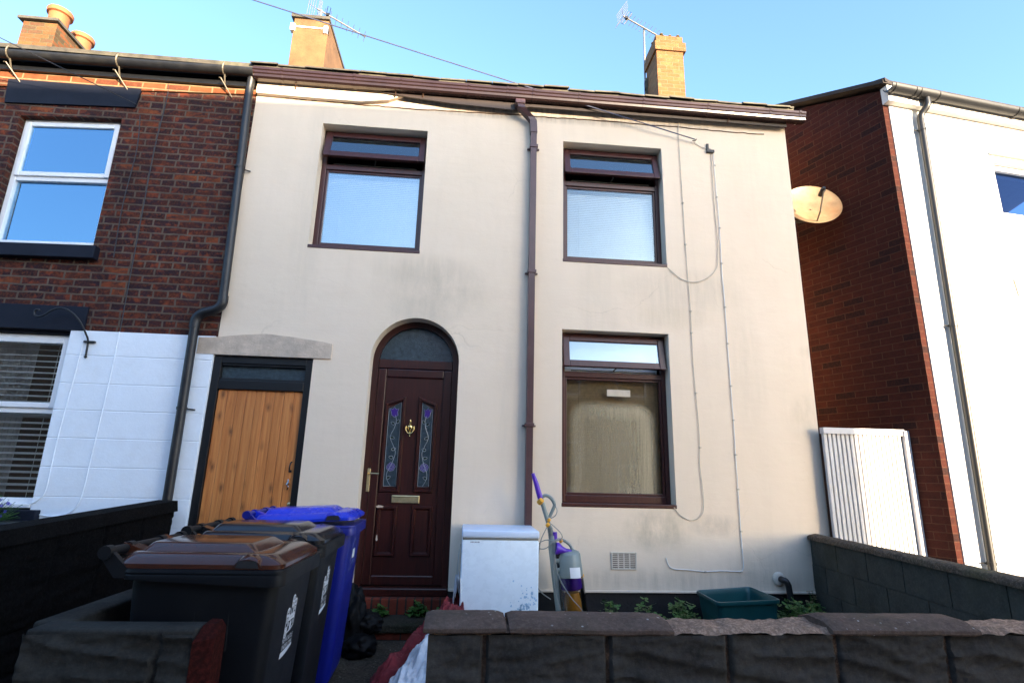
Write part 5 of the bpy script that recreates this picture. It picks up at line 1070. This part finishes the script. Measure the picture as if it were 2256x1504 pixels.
def castle(parent, mat, cy=0.0, sc=1.0, zb=0.715):
    m = MB(); S_ = lambda pts: [(cy + a * sc, zb + b * sc) for a, b in pts]; wl = 0.006
    # left tower, tall rear towers, curtain wall with battlements, gateway
    strip(m, S_([(-0.095, -0.03), (-0.095, 0.105), (-0.100, 0.105), (-0.100, 0.135), (-0.090, 0.148), (-0.072, 0.152), (-0.055, 0.148), (-0.045, 0.135), (-0.045, 0.105), (-0.050, 0.105), (-0.050, -0.03), (-0.095, -0.03)]), wl)
    strip(m, S_([(-0.102, 0.105), (-0.043, 0.105)]), 0.012); strip(m, S_([(-0.095, 0.028), (-0.05, 0.028)]), wl); strip(m, S_([(-0.095, 0.016), (-0.05, 0.016)]), wl)
    strip(m, S_([(-0.073, 0.012), (-0.073, -0.022)]), 0.013); strip(m, S_([(-0.073, 0.09), (-0.073, 0.055)]), 0.010); strip(m, S_([(-0.083, 0.075), (-0.063, 0.075)]), wl); strip(m, S_([(-0.073, 0.145), (-0.073, 0.122)]), 0.012)
    strip(m, S_([(-0.010, 0.105), (-0.010, 0.185), (-0.014, 0.185), (-0.014, 0.212), (0.002, 0.222), (0.020, 0.222), (0.034, 0.212), (0.034, 0.185), (0.030, 0.185), (0.030, 0.10)]), wl)
    strip(m, S_([(-0.014, 0.184), (0.034, 0.184)]), 0.011); strip(m, S_([(0.010, 0.17), (0.010, 0.14)]), 0.009); strip(m, S_([(-0.008, 0.155), (0.03, 0.155)]), wl); strip(m, S_([(0.010, 0.215), (0.010, 0.198)]), 0.010)
    strip(m, S_([(0.045, 0.10), (0.045, 0.155), (0.041, 0.155), (0.041, 0.180), (0.055, 0.190), (0.075, 0.190), (0.086, 0.18), (0.086, 0.155), (0.082, 0.155), (0.082, 0.02), (0.03, 0.0)]), wl); strip(m, S_([(0.041, 0.155), (0.086, 0.155)]), 0.011); strip(m, S_([(0.064, 0.185), (0.064, 0.167)]), 0.010)
    strip(m, S_([(0.064, 0.14), (0.064, 0.115)]), 0.009)
    for i in range(7): strip(m, S_([(-0.045 + i * 0.018, 0.092), (-0.045 + i * 0.018, 0.104)]), 0.010)
    strip(m, S_([(-0.05, 0.088), (0.08, 0.088)]), wl)
    for i in range(8): strip(m, S_([(-0.045 + i * 0.016, 0.072), (-0.045 + i * 0.016, 0.082)]), 0.009)
    strip(m, S_([(-0.05, 0.068), (0.08, 0.068)]), wl)
    m.poly(S_([(-0.006, 0.0), (-0.006, 0.042), (0.006, 0.058), (0.022, 0.058), (0.032, 0.042), (0.032, 0.0)]), [], lambda p: fpt(p[0], p[1]))
    strip(m, S_([(-0.03, 0.055), (-0.03, 0.03)]), 0.008); strip(m, S_([(0.055, 0.055), (0.055, 0.03)]), 0.008); strip(m, S_([(-0.05, -0.008), (0.03, -0.002), (0.07, 0.012)]), wl)
    m.build('castle_emblem', mat, parent, fix=False)
    m = MB(); lo = [(-0.115 + 0.235 * i / 12, -0.158 + 0.034 * (i / 12) ** 2.2) for i in range(13)]; hi = [(-0.112 + 0.232 * i / 12, -0.122 + 0.014 * (i / 12)) for i in range(13)]
    m.poly(S_(lo + hi[::-1]), [], lambda p: fpt(p[0], p[1])); m.build('swoosh', mat, parent, fix=False)
    text_part("NEWCASTLE", 0.044 * sc, mat, parent, lambda x, y: fpt(cy + x + 0.002, zb - 0.068 * sc + y), sx=0.86)
    text_part("UNDER LYME", 0.044 * sc, mat, parent, lambda x, y: fpt(cy + x + 0.002, zb - 0.110 * sc + y), sx=0.80)
b1 = make_bin('dark grey wheelie bin with a glossy brown lid, nearest of the three', (M['grey_bin'], M['brown_lid']), 0.0, 'wheelie bins in a row')
castle(b1, M['logo_white'], 0.01, 0.62, 0.713)
b1.location = (-0.685, -2.645, 0.012); b1.rotation_euler.z = R(-1.0)
b2 = make_bin('dark grey wheelie bin with a black lid between the brown-lidded and the blue bin', (M['grey_bin'], M['black_lid']), 0.0, 'wheelie bins in a row')
castle(b2, M['logo_white'], 0.02, 0.61, 0.712)
b2.location = (-0.695, -1.985, 0.030); b2.rotation_euler.z = R(1.0)
b3 = make_bin('blue wheelie bin with a bright blue lid, by the front door', (M['blue_bin'], M['blue_lid']), 3.0, 'wheelie bins in a row')
m = MB()
strip(m, [(-0.115, 0.665), (-0.115, 0.86), (0.0, 0.985), (0.11, 0.87)], 0.005); strip(m, [(-0.115, 0.875), (-0.002, 1.003)], 0.004); strip(m, [(-0.085, 0.905), (-0.085, 0.945), (-0.065, 0.945), (-0.065, 0.93)], 0.004)
strip(m, [(-0.115, 0.665), (-0.04, 0.668), (0.04, 0.688), (0.10, 0.725), (0.115, 0.76)], 0.005); strip(m, [(-0.055, 0.745), (0.06, 0.745)], 0.007); strip(m, [(-0.055, 0.722), (0.055, 0.722)], 0.007)
m.warp(lambda v: fpt(v.y, 0.70 + (v.z - 0.665) * 0.60)); m.build('house_outline', M['logo_faint'], b3, fix=False)
m = MB(); m.face([fpt(-0.05, 0.765), fpt(0.055, 0.765), fpt(0.055, 0.825), fpt(-0.05, 0.825)]); m.build('label_square', M['logo_white'], b3, fix=False)
b3.location = (-0.700, -1.20, 0.055); b3.rotation_euler.z = R(2.0)

# ------------------------------------------------------------------ freezer
FZ = thing('chest_freezer', 'small white chest freezer standing against the cream wall', 'freezer', (0.34, -0.35, 0.06))
m = MB(); m.box(0.018, 0.655, -0.605, -0.06, 0.075, 0.882, 0.014, 3); m.build('cabinet', M['freezer'], FZ, smooth=40)
m = MB(); m.box(0.024, 0.649, -0.602, -0.062, 0.882, 0.897); m.build('seal', M['cord'], FZ)
m = MB(); m.box(0.016, 0.657, -0.617, -0.055, 0.897, 0.958, 0.014, 3); m.build('lid', M['lid_white'], FZ, smooth=40)
m = MB()
for i in range(9):
    x = 0.088 + i * 0.0085; m.box(x, x + (0.0055 if i % 3 else 0.0035), -0.6062, -0.6045, 0.860, 0.870)
m.build('maker_mark', M['ink'], FZ)
m = MB()
for i in range(60):
    x, z = random.gauss(0.555, 0.055), random.gauss(0.42, 0.06)
    if 0.05 < x < 0.64 and z > 0.1:
        s_ = random.uniform(0.002, 0.011); m.face([(x + s_ * random.uniform(0.6, 1.6) * math.cos(t), -0.6058, z + s_ * math.sin(t) * random.uniform(0.6, 1.8)) for t in (0, 0.9, 1.8, 2.7, 3.6, 4.5, 5.4)])
m.build('paint_smear', M['stain_blue'], FZ)
m = MB(); m.tube(smoothpath([(0.012, -0.2, 0.8), (-0.005, -0.3, 0.70), (-0.008, -0.34, 0.55), (0.01, -0.3, 0.42)], 5), 0.005, 6); m.build('cable', M['cable'], FZ)

# ------------------------------------------------------------------ upright vacuum cleaner leaning on the wall
VC = thing('upright_vacuum_cleaner', 'grey, purple and yellow upright vacuum cleaner leaning beside the freezer', 'vacuum cleaner', (0.92, -0.35, 0.06))
y_ = -0.35; q = lambda x, z, d=0.0: (x, y_ + d, z)
m = MB(); m.tube([q(0.628, 1.425), q(0.660, 1.335), q(0.700, 1.205)], 0.0, 12, rs=[0.015, 0.022, 0.026]); m.build('wand_tip', M['vac_purple'], VC, smooth=50)
m = MB(); m.tube([q(0.702, 1.215), q(0.745, 1.085), q(0.795, 0.93), q(0.802, 0.88)], 0.020, 12); m.tube(smoothpath([q(0.712, 1.222), q(0.745, 1.236), q(0.790, 1.217), q(0.825, 1.162), q(0.808, 1.11), q(0.780, 1.05)], 4), 0.015, 12); m.build('handle', M['vac_grey'], VC, smooth=50)
m = MB()
for i in range(22):
    t = i / 21; p = Vector(q(0.785 + 0.022 * t, 0.965 - 0.135 * t)); m.tube([p, p + Vector((0.0008, 0, -0.0045))], 0.025 if i % 2 else 0.022, 12)
m.build('hose', M['vac_hose'], VC, smooth=50)
for px_, pz_, s_ in ((0.694, 1.185, 0.024), (0.772, 1.03, 0.013), (0.762, 0.99, 0.016), (0.878, 0.858, 0.014), (1.056, 0.578, 0.020)):
    m = MB(); m.lathe([(0, -s_ * 1.1), (s_, -s_ * 0.9), (s_ * 1.1, 0), (s_, s_ * 0.9), (0, s_ * 1.1)], q(px_, pz_, -0.03 if px_ < 1 else -0.02), (0.5, -0.6, 0.6), 10); m.build('catch', M['vac_yellow'], VC, smooth=40)
m = MB(); m.tube([q(0.806, 0.90), q(0.812, 0.80), q(0.822, 0.70), q(0.850, 0.48), q(0.880, 0.28), q(0.895, 0.10)], 0, 12, rs=[0.028, 0.040, 0.036, 0.036, 0.037, 0.038]); m.build('spine', M['vac_grey'], VC, smooth=50)
m = MB(); m.tube([q(0.828, 0.93, -0.01), q(0.832, 0.86, -0.01)], 0.020, 12); m.tube([q(0.832, 0.800, -0.05), q(0.850, 0.797, -0.05), q(0.885, 0.788, -0.05), q(0.915, 0.782, -0.05), q(0.965, 0.770, -0.05)], 0, 16, rs=[0.052, 0.050, 0.030, 0.022, 0.018]); m.build('purple_tool', M['vac_purple'], VC, smooth=50)
axv = (Vector(q(1.012, 0.10)) - Vector(q(0.945, 0.765))).normalized(); top = Vector(q(0.945, 0.775)); at = lambda t: top + axv * t
m = MB(); m.lathe([(0.0, -0.014), (0.058, -0.008), (0.094, 0.01), (0.105, 0.03), (0.112, 0.20), (0.111, 0.205), (0.0, 0.205)], top, axv, 28); m.build('cyclone_head', M['vac_grey'], VC, smooth=40)
m = MB(); m.tube(smoothpath([q(0.868, 0.868, -0.02), q(0.905, 0.862, -0.02), q(0.955, 0.83, -0.02), q(0.985, 0.78, -0.02), q(0.995, 0.74, -0.02)], 5), 0, 12, rs=None or [0.013] * 21); m.build('carry_handle', M['vac_grey'], VC, smooth=50)
m = MB(); m.lathe([(0.111, 0.206), (0.114, 0.24), (0.118, 0.45), (0.122, 0.63), (0.0, 0.63)], top, axv, 28); m.build('clear_bin', M['clear_bin'], VC, smooth=40)
m = MB(); m.lathe([(0.0, 0.206), (0.092, 0.208), (0.096, 0.30), (0.082, 0.312), (0.0, 0.315)], top, axv, 24); m.build('purple_shroud', M['vac_purple'], VC, smooth=40)
m = MB(); m.lathe([(0.0, 0.335), (0.060, 0.338), (0.072, 0.40), (0.080, 0.62), (0.0, 0.625)], top, axv, 24); m.build('yellow_cone', M['vac_yellow'], VC, smooth=40)
for z_ in (0.70, 0.625):
    m = MB(); m.lathe([(0.0, -0.03), (0.026, -0.03), (0.030, 0), (0.026, 0.03), (0.0, 0.03)], q(0.868 + (0.70 - z_) * 0.12, z_, -0.03), (1, -0.2, 0.1), 14); m.build('side_duct', M['vac_grey'], VC, smooth=40)
    m = MB(); m.lathe([(0.0, -0.02), (0.022, -0.02), (0.022, 0.02), (0.0, 0.02)], q(0.858 + (0.70 - z_) * 0.12, z_ + 0.036, -0.035), (1, -0.2, 0.1), 12); m.build('duct_seal', M['black_plastic'], VC)
m = MB(); c_ = at(0.15); n_ = 8; ls = []
for i in range(n_ + 1):
    a = R(-72 + 52 * i / n_); d = Vector((math.sin(a + R(62)), -math.cos(a + R(62)), 0.08)); ls.append([c_ + d * 0.1125 + axv * -0.02, c_ + d * 0.1125 + axv * 0.065])
for a, b in zip(ls, ls[1:]): m.face([a[0], b[0], b[1], a[1]])
m.build('rating_sticker', M['upvc'], VC, smooth=60)
def cordp(pts): 
    m = MB(); m.tube(smoothpath(pts, 6), 0.0042, 6); m.build('power_cord', M['cord'], VC, smooth=60)
cordp([q(0.825, 1.16, -0.03), q(0.840, 1.11, -0.05), q(0.825, 1.07, -0.05), q(0.79, 1.045, -0.03)])
cordp([q(0.79, 1.00, -0.03), q(0.855, 0.945, -0.06), q(0.882, 0.905, -0.07), q(0.872, 0.875, -0.06), q(0.81, 0.86, -0.06), q(0.745, 0.865, -0.03), q(0.69, 0.83, 0.0), q(0.70, 0.79, 0.0), q(0.75, 0.80, -0.04), q(0.80, 0.85, -0.06), q(0.85, 0.88, -0.06), q(0.88, 0.865, -0.06)])
cordp([q(0.77, 0.995, -0.03), q(0.73, 0.92, -0.02), q(0.705, 0.85, 0.0), q(0.69, 0.70, 0.05), q(0.685, 0.50, 0.08), q(0.72, 0.43, 0.06), q(0.80, 0.38, 0.02)])
cordp([q(0.815, 0.84, -0.05), q(0.82, 0.75, -0.07), q(0.835, 0.62, -0.09), q(0.88, 0.52, -0.12), q(0.96, 0.41, -0.12), q(1.03, 0.34, -0.11), q(1.07, 0.27, -0.10), q(1.08, 0.15, -0.08)])
cordp([q(0.82, 0.72, -0.05), q(0.812, 0.60, -0.05), q(0.83, 0.45, -0.05), q(0.87, 0.32, -0.06), q(0.90, 0.24, -0.06), q(0.95, 0.09, -0.08)])
m = MB(); m.box(0.82, 1.16, -0.50, -0.22, 0.045, 0.13, 0.025, 3); m.build('floor_head', M['vac_grey'], VC, smooth=40)

# ------------------------------------------------------------------ green recycling box
GB = thing('recycling_box', 'teal green plastic recycling box among the weeds', 'box', (2.41, -0.44, 0.06))
top_q = [(2.085, -0.755), (2.690, -0.640), (2.715, -0.085), (2.110, -0.275)]
cq = Vector((2.40, -0.44))
def ql(s_, z): return [(cq.x + (a - cq.x) * s_, cq.y + (b - cq.y) * s_, z) for a, b in top_q]
m = MB()
def rounded(l, k=5, r=0.18):
    o = []
    for i in range(4):
        p0, p1, p2 = Vector(l[i - 1]), Vector(l[i]), Vector(l[(i + 1) % 4])
        for j in range(k + 1):
            t = j / k; a = p1 + (p0 - p1) * r * 0.5; b = p1 + (p2 - p1) * r * 0.5; o.append((a * (1 - t) ** 2 + p1 * 2 * t * (1 - t) + b * t * t)[:])
    return o
LV = [(0.80, 0.07), (0.82, 0.09), (0.905, 0.300), (0.915, 0.302), (0.918, 0.318), (0.95, 0.415), (0.955, 0.418), (1.0, 0.420), (1.012, 0.432), (1.006, 0.450), (0.965, 0.452), (0.935, 0.44), (0.91, 0.40), (0.80, 0.10)]
m.loops([rounded(ql(s_, z)) for s_, z in LV]); m.build('tub', M['green_box'], GB, smooth=35)
a_, b_ = Vector(ql(0.876, 0)[0]), Vector(ql(0.876, 0)[1]); dr_ = (b_ - a_).normalized(); on_ = Vector((dr_.y, -dr_.x, 0))
gpl = lambda u, z: a_ + dr_ * u + on_ * (0.0095 + (z - 0.28) * 0.12) + Vector((0, 0, z))
text_part("O", 0.078, M['logo_white'], GB, lambda x, y: gpl(0.250 + x, 0.229 + y) - GB.location)
m = MB()
for i, hh in enumerate((0.040, 0.040, 0.039, 0.040, 0.050, 0.041)): u_ = 0.288 + i * 0.0155; m.face([gpl(u_, 0.229), gpl(u_ + 0.008, 0.229), gpl(u_ + 0.008, 0.229 + hh), gpl(u_, 0.229 + hh)])
m.build('worn_lettering', M['logo_white'], GB, fix=False)

# ------------------------------------------------------------------ cloths and the black bag beside the path
def heap(name, cl, mat, label, seed, thick=0.5):
    """rumpled cloth: rows across a centre line; each row (x, y, half width, height, turn)"""
    m = MB(); rows = []; n_ = 60; cl2 = smoothpath([(a[0], a[1], a[3]) for a in cl], 18); hw = smoothpath([(a[2], 0, 0) for a in cl], 18)
    for i, (p, h_) in enumerate(zip(cl2, hw)):
        d = (cl2[min(i + 1, len(cl2) - 1)] - cl2[max(i - 1, 0)]); d.z = 0; d.normalize(); nrm = Vector((d.y, -d.x, 0)); r_ = []
        for j in range(n_ + 1):
            t = -1 + 2 * j / n_; env = max(0, 1 - t * t) ** thick
            i_ = i * 8 / 18; f_ = noise.noise((i_ * 0.16 + seed, t * 3.2, seed)) * 0.35 + (1 - abs(noise.noise((i_ * 0.10 + seed, t * 5.5 + i_ * 0.08, 2))) * 2.2) * 0.16 + (1 - abs(noise.noise((i_ * 0.35 + seed, t * 9 - i_ * 0.2, 5))) * 2) * 0.07
            q_ = Vector((p.x, p.y, 0)) + nrm * (t * h_.x * (1 + 0.3 * noise.noise((i_ * 0.3, 0, seed + t)))); z = gz(q_.y) + 0.012 + p.z * env * (0.72 + f_) + 0.008 * noise.noise((q_.x * 40, q_.y * 40, 1))
            r_.append(m.b.verts.new((q_.x, q_.y, z)))
        rows.append(r_)
    for a, b in zip(rows, rows[1:]):
        for j in range(n_): m.b.faces.new((a[j], a[j + 1], b[j + 1], b[j]))
    o = m.build(name, mat, loc=(cl[0][0], cl[0][1], 0.06), smooth=80)
    return tag(o, label, 'cloth')
heap('red_cloth', [(0.06, -0.30, 0.10, 0.36), (0.00, -0.50, 0.16, 0.40), (-0.08, -0.75, 0.20, 0.34), (-0.17, -1.0, 0.22, 0.26), (-0.30, -1.22, 0.20, 0.20), (-0.42, -1.38, 0.14, 0.16), (-0.50, -1.46, 0.06, 0.05)], M['red_cloth'], 'crumpled dark red cloth trailing from the freezer down to the path', 2.3)
heap('grey_cloth', [(-0.06, -1.02, 0.10, 0.34), (-0.13, -1.25, 0.16, 0.30), (-0.20, -1.50, 0.20, 0.22), (-0.26, -1.70, 0.18, 0.14), (-0.30, -1.85, 0.10, 0.05)], M['grey_cloth'], 'crumpled pale grey sheet lying on the red cloth', 8.1)
heap('grey_cloth', [(0.00, -0.62, 0.05, 0.46), (0.015, -0.50, 0.07, 0.52), (0.00, -0.36, 0.05, 0.48)], M['grey_cloth'], 'small bunched grey rag at the corner of the freezer', 4.4, 0.7)
m = MB()
for cx_, cy_, cz_, rx_, ry_, rz_ in ((-0.80, -0.66, 0.30, 0.10, 0.13, 0.24), (-0.70, -0.62, 0.26, 0.13, 0.12, 0.09), (-0.72, -0.72, 0.13, 0.13, 0.13, 0.10)):
    t = bmesh.new(); bmesh.ops.create_icosphere(t, subdivisions=4, radius=1)
    for v in t.verts:
        k_ = 1 + 0.30 * noise.noise(v.co * 2.2 + Vector((cx_ * 9, 0, 0))) + 0.12 * noise.noise(v.co * 6); v.co = Vector((cx_ + v.co.x * rx_ * k_, cy_ + v.co.y * ry_ * k_, max(0.07, cz_ + v.co.z * rz_ * k_)))
    m.add(t)
tag(m.build('black_sack', M['bag'], loc=(-0.76, -0.66, 0.07), smooth=60), 'slumped black plastic sack between the blue bin and the step', 'bag')

# ------------------------------------------------------------------ weeds and flowers
def plant(name, x, y, z, n_, rad, h, mat, label, group=None, size=0.03, stems=True):
    m = MB(); st = MB()
    for i in range(n_):
        a = random.uniform(0, 2 * math.pi); r_ = rad * math.sqrt(random.random()); px_, py_ = x + r_ * math.cos(a), y + r_ * math.sin(a); pz_ = z + h * random.uniform(0.15, 1.0) * (1 - 0.6 * (r_ / rad) ** 2)
        s_ = size * random.uniform(0.6, 1.3); b = random.uniform(0, 6.28); t1 = random.uniform(-0.5, 0.7)
        u_ = Vector((math.cos(b), math.sin(b), t1 * 0.6)).normalized(); v_ = u_.cross(Vector((0, 0, 1)) + Vector((random.uniform(-.5, .5), random.uniform(-.8, .2), 0))).normalized(); c0 = Vector((px_, py_, pz_)); nn = u_.cross(v_)
        for k_ in range(3 if size > 0.02 else 1):                    # clover-like leaflets
            w_ = u_ * math.cos(k_ * 2.1) + v_ * math.sin(k_ * 2.1); x_ = nn.cross(w_); m.face([c0, c0 + w_ * s_ * 0.5 + x_ * s_ * 0.42 + nn * s_ * 0.1, c0 + w_ * s_ + x_ * s_ * 0.2, c0 + w_ * s_ - x_ * s_ * 0.2, c0 + w_ * s_ * 0.5 - x_ * s_ * 0.42 + nn * s_ * 0.1])
        if stems: st.tube([(x + (px_ - x) * 0.3, y + (py_ - y) * 0.3, z - 0.02), c0], 0.0018, 4)
    t = thing(name, label, 'plant', (x, y, z), group)
    m.build('foliage', mat, t, fix=False); 
    if stems: st.build('stem', M['leaf'], t)
    return t
for x, y, n_, rad, h, lb in ((-0.66, -0.10, 45, 0.07, 0.09, 'small green weed at the left of the brick step'), (-0.33, -0.10, 70, 0.09, 0.12, 'bright green weed in the middle of the brick step'), (-0.13, -0.10, 30, 0.06, 0.06, 'tiny weed beside the red cloth on the step')): plant('weed', x, y, 0.195, n_, rad, h, M['leaf'], lb, 'weeds in the front yard')
for x, y, n_, rad, h, lb in ((1.28, -0.45, 70, 0.13, 0.36, 'leafy weed between the vacuum cleaner and the air vent'), (1.62, -0.40, 70, 0.13, 0.34, 'leafy weed under the air vent'), (1.92, -0.42, 130, 0.17, 0.36, 'dense weed at the left of the green box'), (2.05, -0.20, 40, 0.10, 0.24, 'dark weed behind the left corner of the green box'), (2.92, -0.45, 180, 0.20, 0.38, 'bushy weed at the right of the green box'), (3.18, -0.30, 100, 0.15, 0.33, 'leafy weed at the foot of the black waste pipe')): plant('weed', x, y, 0.07, n_, rad, h, M['leaf'], lb, 'weeds in the front yard', size=0.036)
plant('dry_weed', 3.30, -0.12, 0.07, 60, 0.06, 0.40, M['leaf_dry'], 'dry brown stalks against the end of the side wall')
fp = plant('lobelia', -3.98, -0.22, 0.93, 260, 0.26, 0.24, M['leaf'], 'trailing plant with blue flowers in front of the lower brick house window', size=0.016)
m = MB()
for i in range(70):
    a = random.uniform(0, 6.28); r_ = 0.24 * math.sqrt(random.random()); c0 = Vector((-3.98 + r_ * math.cos(a), -0.26 + r_ * 0.8 * math.sin(a), 0.95 + random.uniform(0.0, 0.15)))
    for k_ in range(4): b = k_ * 1.57 + i; m.face([c0, c0 + Vector((math.cos(b) * 0.014, -0.004, math.sin(b) * 0.014)), c0 + Vector((math.cos(b + 0.9) * 0.014, -0.004, math.sin(b + 0.9) * 0.014))])
tag(m.build('flowers', M['flower'], fp, fix=False), kind='stuff')
PT = MB(); PT.box(-4.4, -3.62, -0.36, -0.09, 0.72, 0.93, 0.01); tag(PT.build('window_box', M['black_plastic'], loc=(-4.0, -0.22, 0.72)), 'black trough holding the blue flowers under the brick house window', 'planter')

# ------------------------------------------------------------------ small fixtures
HB = thing('hanging_basket_bracket', 'black wrought iron scroll bracket on the white painted blocks', 'bracket', (-3.57, -0.01, 2.39))
ya = -0.10
pts = smoothpath([(-4.005, ya, 2.785), (-4.02, ya, 2.80), (-4.045, ya, 2.79), (-4.045, ya, 2.755), (-4.01, ya, 2.733), (-3.965, ya, 2.745), (-3.90, ya, 2.80), (-3.82, ya, 2.825), (-3.72, ya, 2.785), (-3.64, ya + 0.02, 2.70), (-3.59, -0.055, 2.60), (-3.572, -0.03, 2.53), (-3.570, -0.022, 2.39)], 6)
m = MB(); m.tube(pts, 0.0085, 8); m.lathe([(0, -0.016), (0.016, 0), (0, 0.016)], (-3.571, -0.022, 2.385), n=8); m.build('scroll_arm', M['black_iron'], HB, smooth=50)
m = MB(); m.box(-3.61, -3.51, -0.036, -0.012, 2.52, 2.537, 0.003); m.build('wall_plate', M['black_iron'], HB)
SDH = thing('satellite_dish', 'rust-stained satellite dish on the right edge of the cream house', 'satellite dish', (3.66, 0.30, 4.4))
dc = Vector((3.995, 0.20, 4.60)); ax_ = Vector((-0.22, -0.90, 0.36)).normalized(); e1 = Vector((0, 0, 1)).cross(ax_).normalized(); e2 = ax_.cross(e1)
m = MB(); ls = []; nr = 9
for k_ in range(nr):
    r_ = k_ / (nr - 1); ls.append([dc + (e1 * math.cos(t) * 0.315 + e2 * math.sin(t) * 0.32) * max(r_, 0.02) + ax_ * (0.075 * r_ * r_ - 0.06) for t in [2 * math.pi * i / 40 for i in range(40)]])
back = [[p - ax_ * 0.006 for p in l] for l in ls[::-1]]
m.loops(ls + [[p + ax_ * 0.004 + (p - dc) * 0.015 for p in ls[-1]]] + back); m.build('reflector', M['dish'], SDH, smooth=60)
lnb = dc + ax_ * 0.30 - e2 * 0.085 + e1 * 0.01; m = MB(); m.tube([dc - e2 * 0.26 - ax_ * 0.01, dc - e2 * 0.24 + ax_ * 0.12, lnb - e2 * 0.02], 0.010, 8); m.build('feed_arm', M['steel'], SDH)
m = MB(); m.tube([lnb - e1 * 0.0, lnb + ax_ * -0.09 + e2 * 0.012], 0.028, 12); m.tube([lnb + ax_ * 0.03, lnb - ax_ * 0.01], 0.018, 10); m.build('receiver', M['black_plastic'], SDH)
m = MB(); m.tube([dc - ax_ * 0.06, dc - ax_ * 0.16 - e2 * 0.08, Vector((3.63, 0.36, 4.40))], 0.018, 8); m.box(3.622, 3.64, 0.30, 0.42, 4.32, 4.48, 0.003); m.build('wall_mount', M['steel'], SDH)

def aerial(label, mast_base, mast_top, boom0, boom1, n_el, el_len, elaxis, dip, extra=None):
    t = thing('television_aerial', label, 'aerial', mast_base)
    m = MB(); m.tube([mast_base, mast_top], 0.018, 8); m.build('mast', M['alu'], t)
    m = MB(); m.tube([boom0, boom1], 0.014, 8); m.build('boom', M['alu'], t)
    a, b = Vector(boom0), Vector(boom1); ea = Vector(elaxis).normalized(); m = MB()
    for i in range(n_el): p = a + (b - a) * (0.16 + 0.82 * i / (n_el - 1)); m.tube([p - ea * el_len / 2, p + ea * el_len / 2], 0.005, 5)
    m.build('elements', M['stay'], t)
    p = a + (b - a) * dip; d = (b - a).normalized(); m = MB(); m.tube([p - ea * 0.13 - d * 0.03, p - ea * 0.13 + d * 0.03, p + ea * 0.13 + d * 0.03, p + ea * 0.13 - d * 0.03, p - ea * 0.13 - d * 0.03], 0.006, 6); m.box(p.x - 0.025, p.x + 0.025, p.y - 0.025, p.y + 0.025, p.z - 0.025, p.z + 0.025); m.build('dipole', M['black_plastic'], t)
    m = MB(); up_ = d.cross(ea); r0_ = a - d * 0.0
    for k_ in (-1, 1):
        for f_ in (0.25, 0.5, 0.75, 1.0): c0 = r0_ + up_ * k_ * 0.20 * f_ - d * 0.05 * f_; m.tube([c0 - ea * 0.17, c0 + ea * 0.17], 0.004, 5)
        m.tube([r0_, r0_ + up_ * k_ * 0.2 - d * 0.05], 0.005, 5)
    m.build('reflector', M['alu'], t)
    return t
aerial('television aerial on a mast beside the orange brick chimney', (3.075, 3.10, 8.3), (3.10, 3.10, 9.80), (2.70, 3.10, 10.06), (3.33, 3.05, 9.64), 9, 0.22, (0.55, -0.3, 0.78), 0.10)
aerial('pale television aerial behind the rendered chimney of the cream house', (-2.87, 2.9, 8.80), (-2.87, 2.9, 9.36), (-2.95, 2.9, 9.385), (-2.06, 2.9, 8.88), 8, 0.17, (0.25, -0.5, 0.8), 0.22)

def wire(pts, label, mat, r, sag=0.0, name='telephone_wire'):
    m = MB(); P_ = []
    for a, b in zip(pts, pts[1:]):
        a, b = Vector(a), Vector(b)
        for i in range(24): t = i / 24; P_.append(a + (b - a) * t - Vector((0, 0, sag * 4 * t * (1 - t))))
    P_.append(Vector(pts[-1])); m.tube(P_, r, 5); return tag(m.build(name, mat, loc=pts[-1]), label, 'wire')
wire([(-8.0, -0.55, 7.62), (2.49, -0.05, 5.19)], 'thin overhead wire slanting across the sky to the bracket on the cream house', M['cable_blue'], 0.007, 0.02)
wire([(-8.8, -2.5, 6.55), (-3.60, -0.02, 5.11)], 'thin dark wire running down to the lintel of the brick house', M['cable_dark'], 0.005, 0.02)
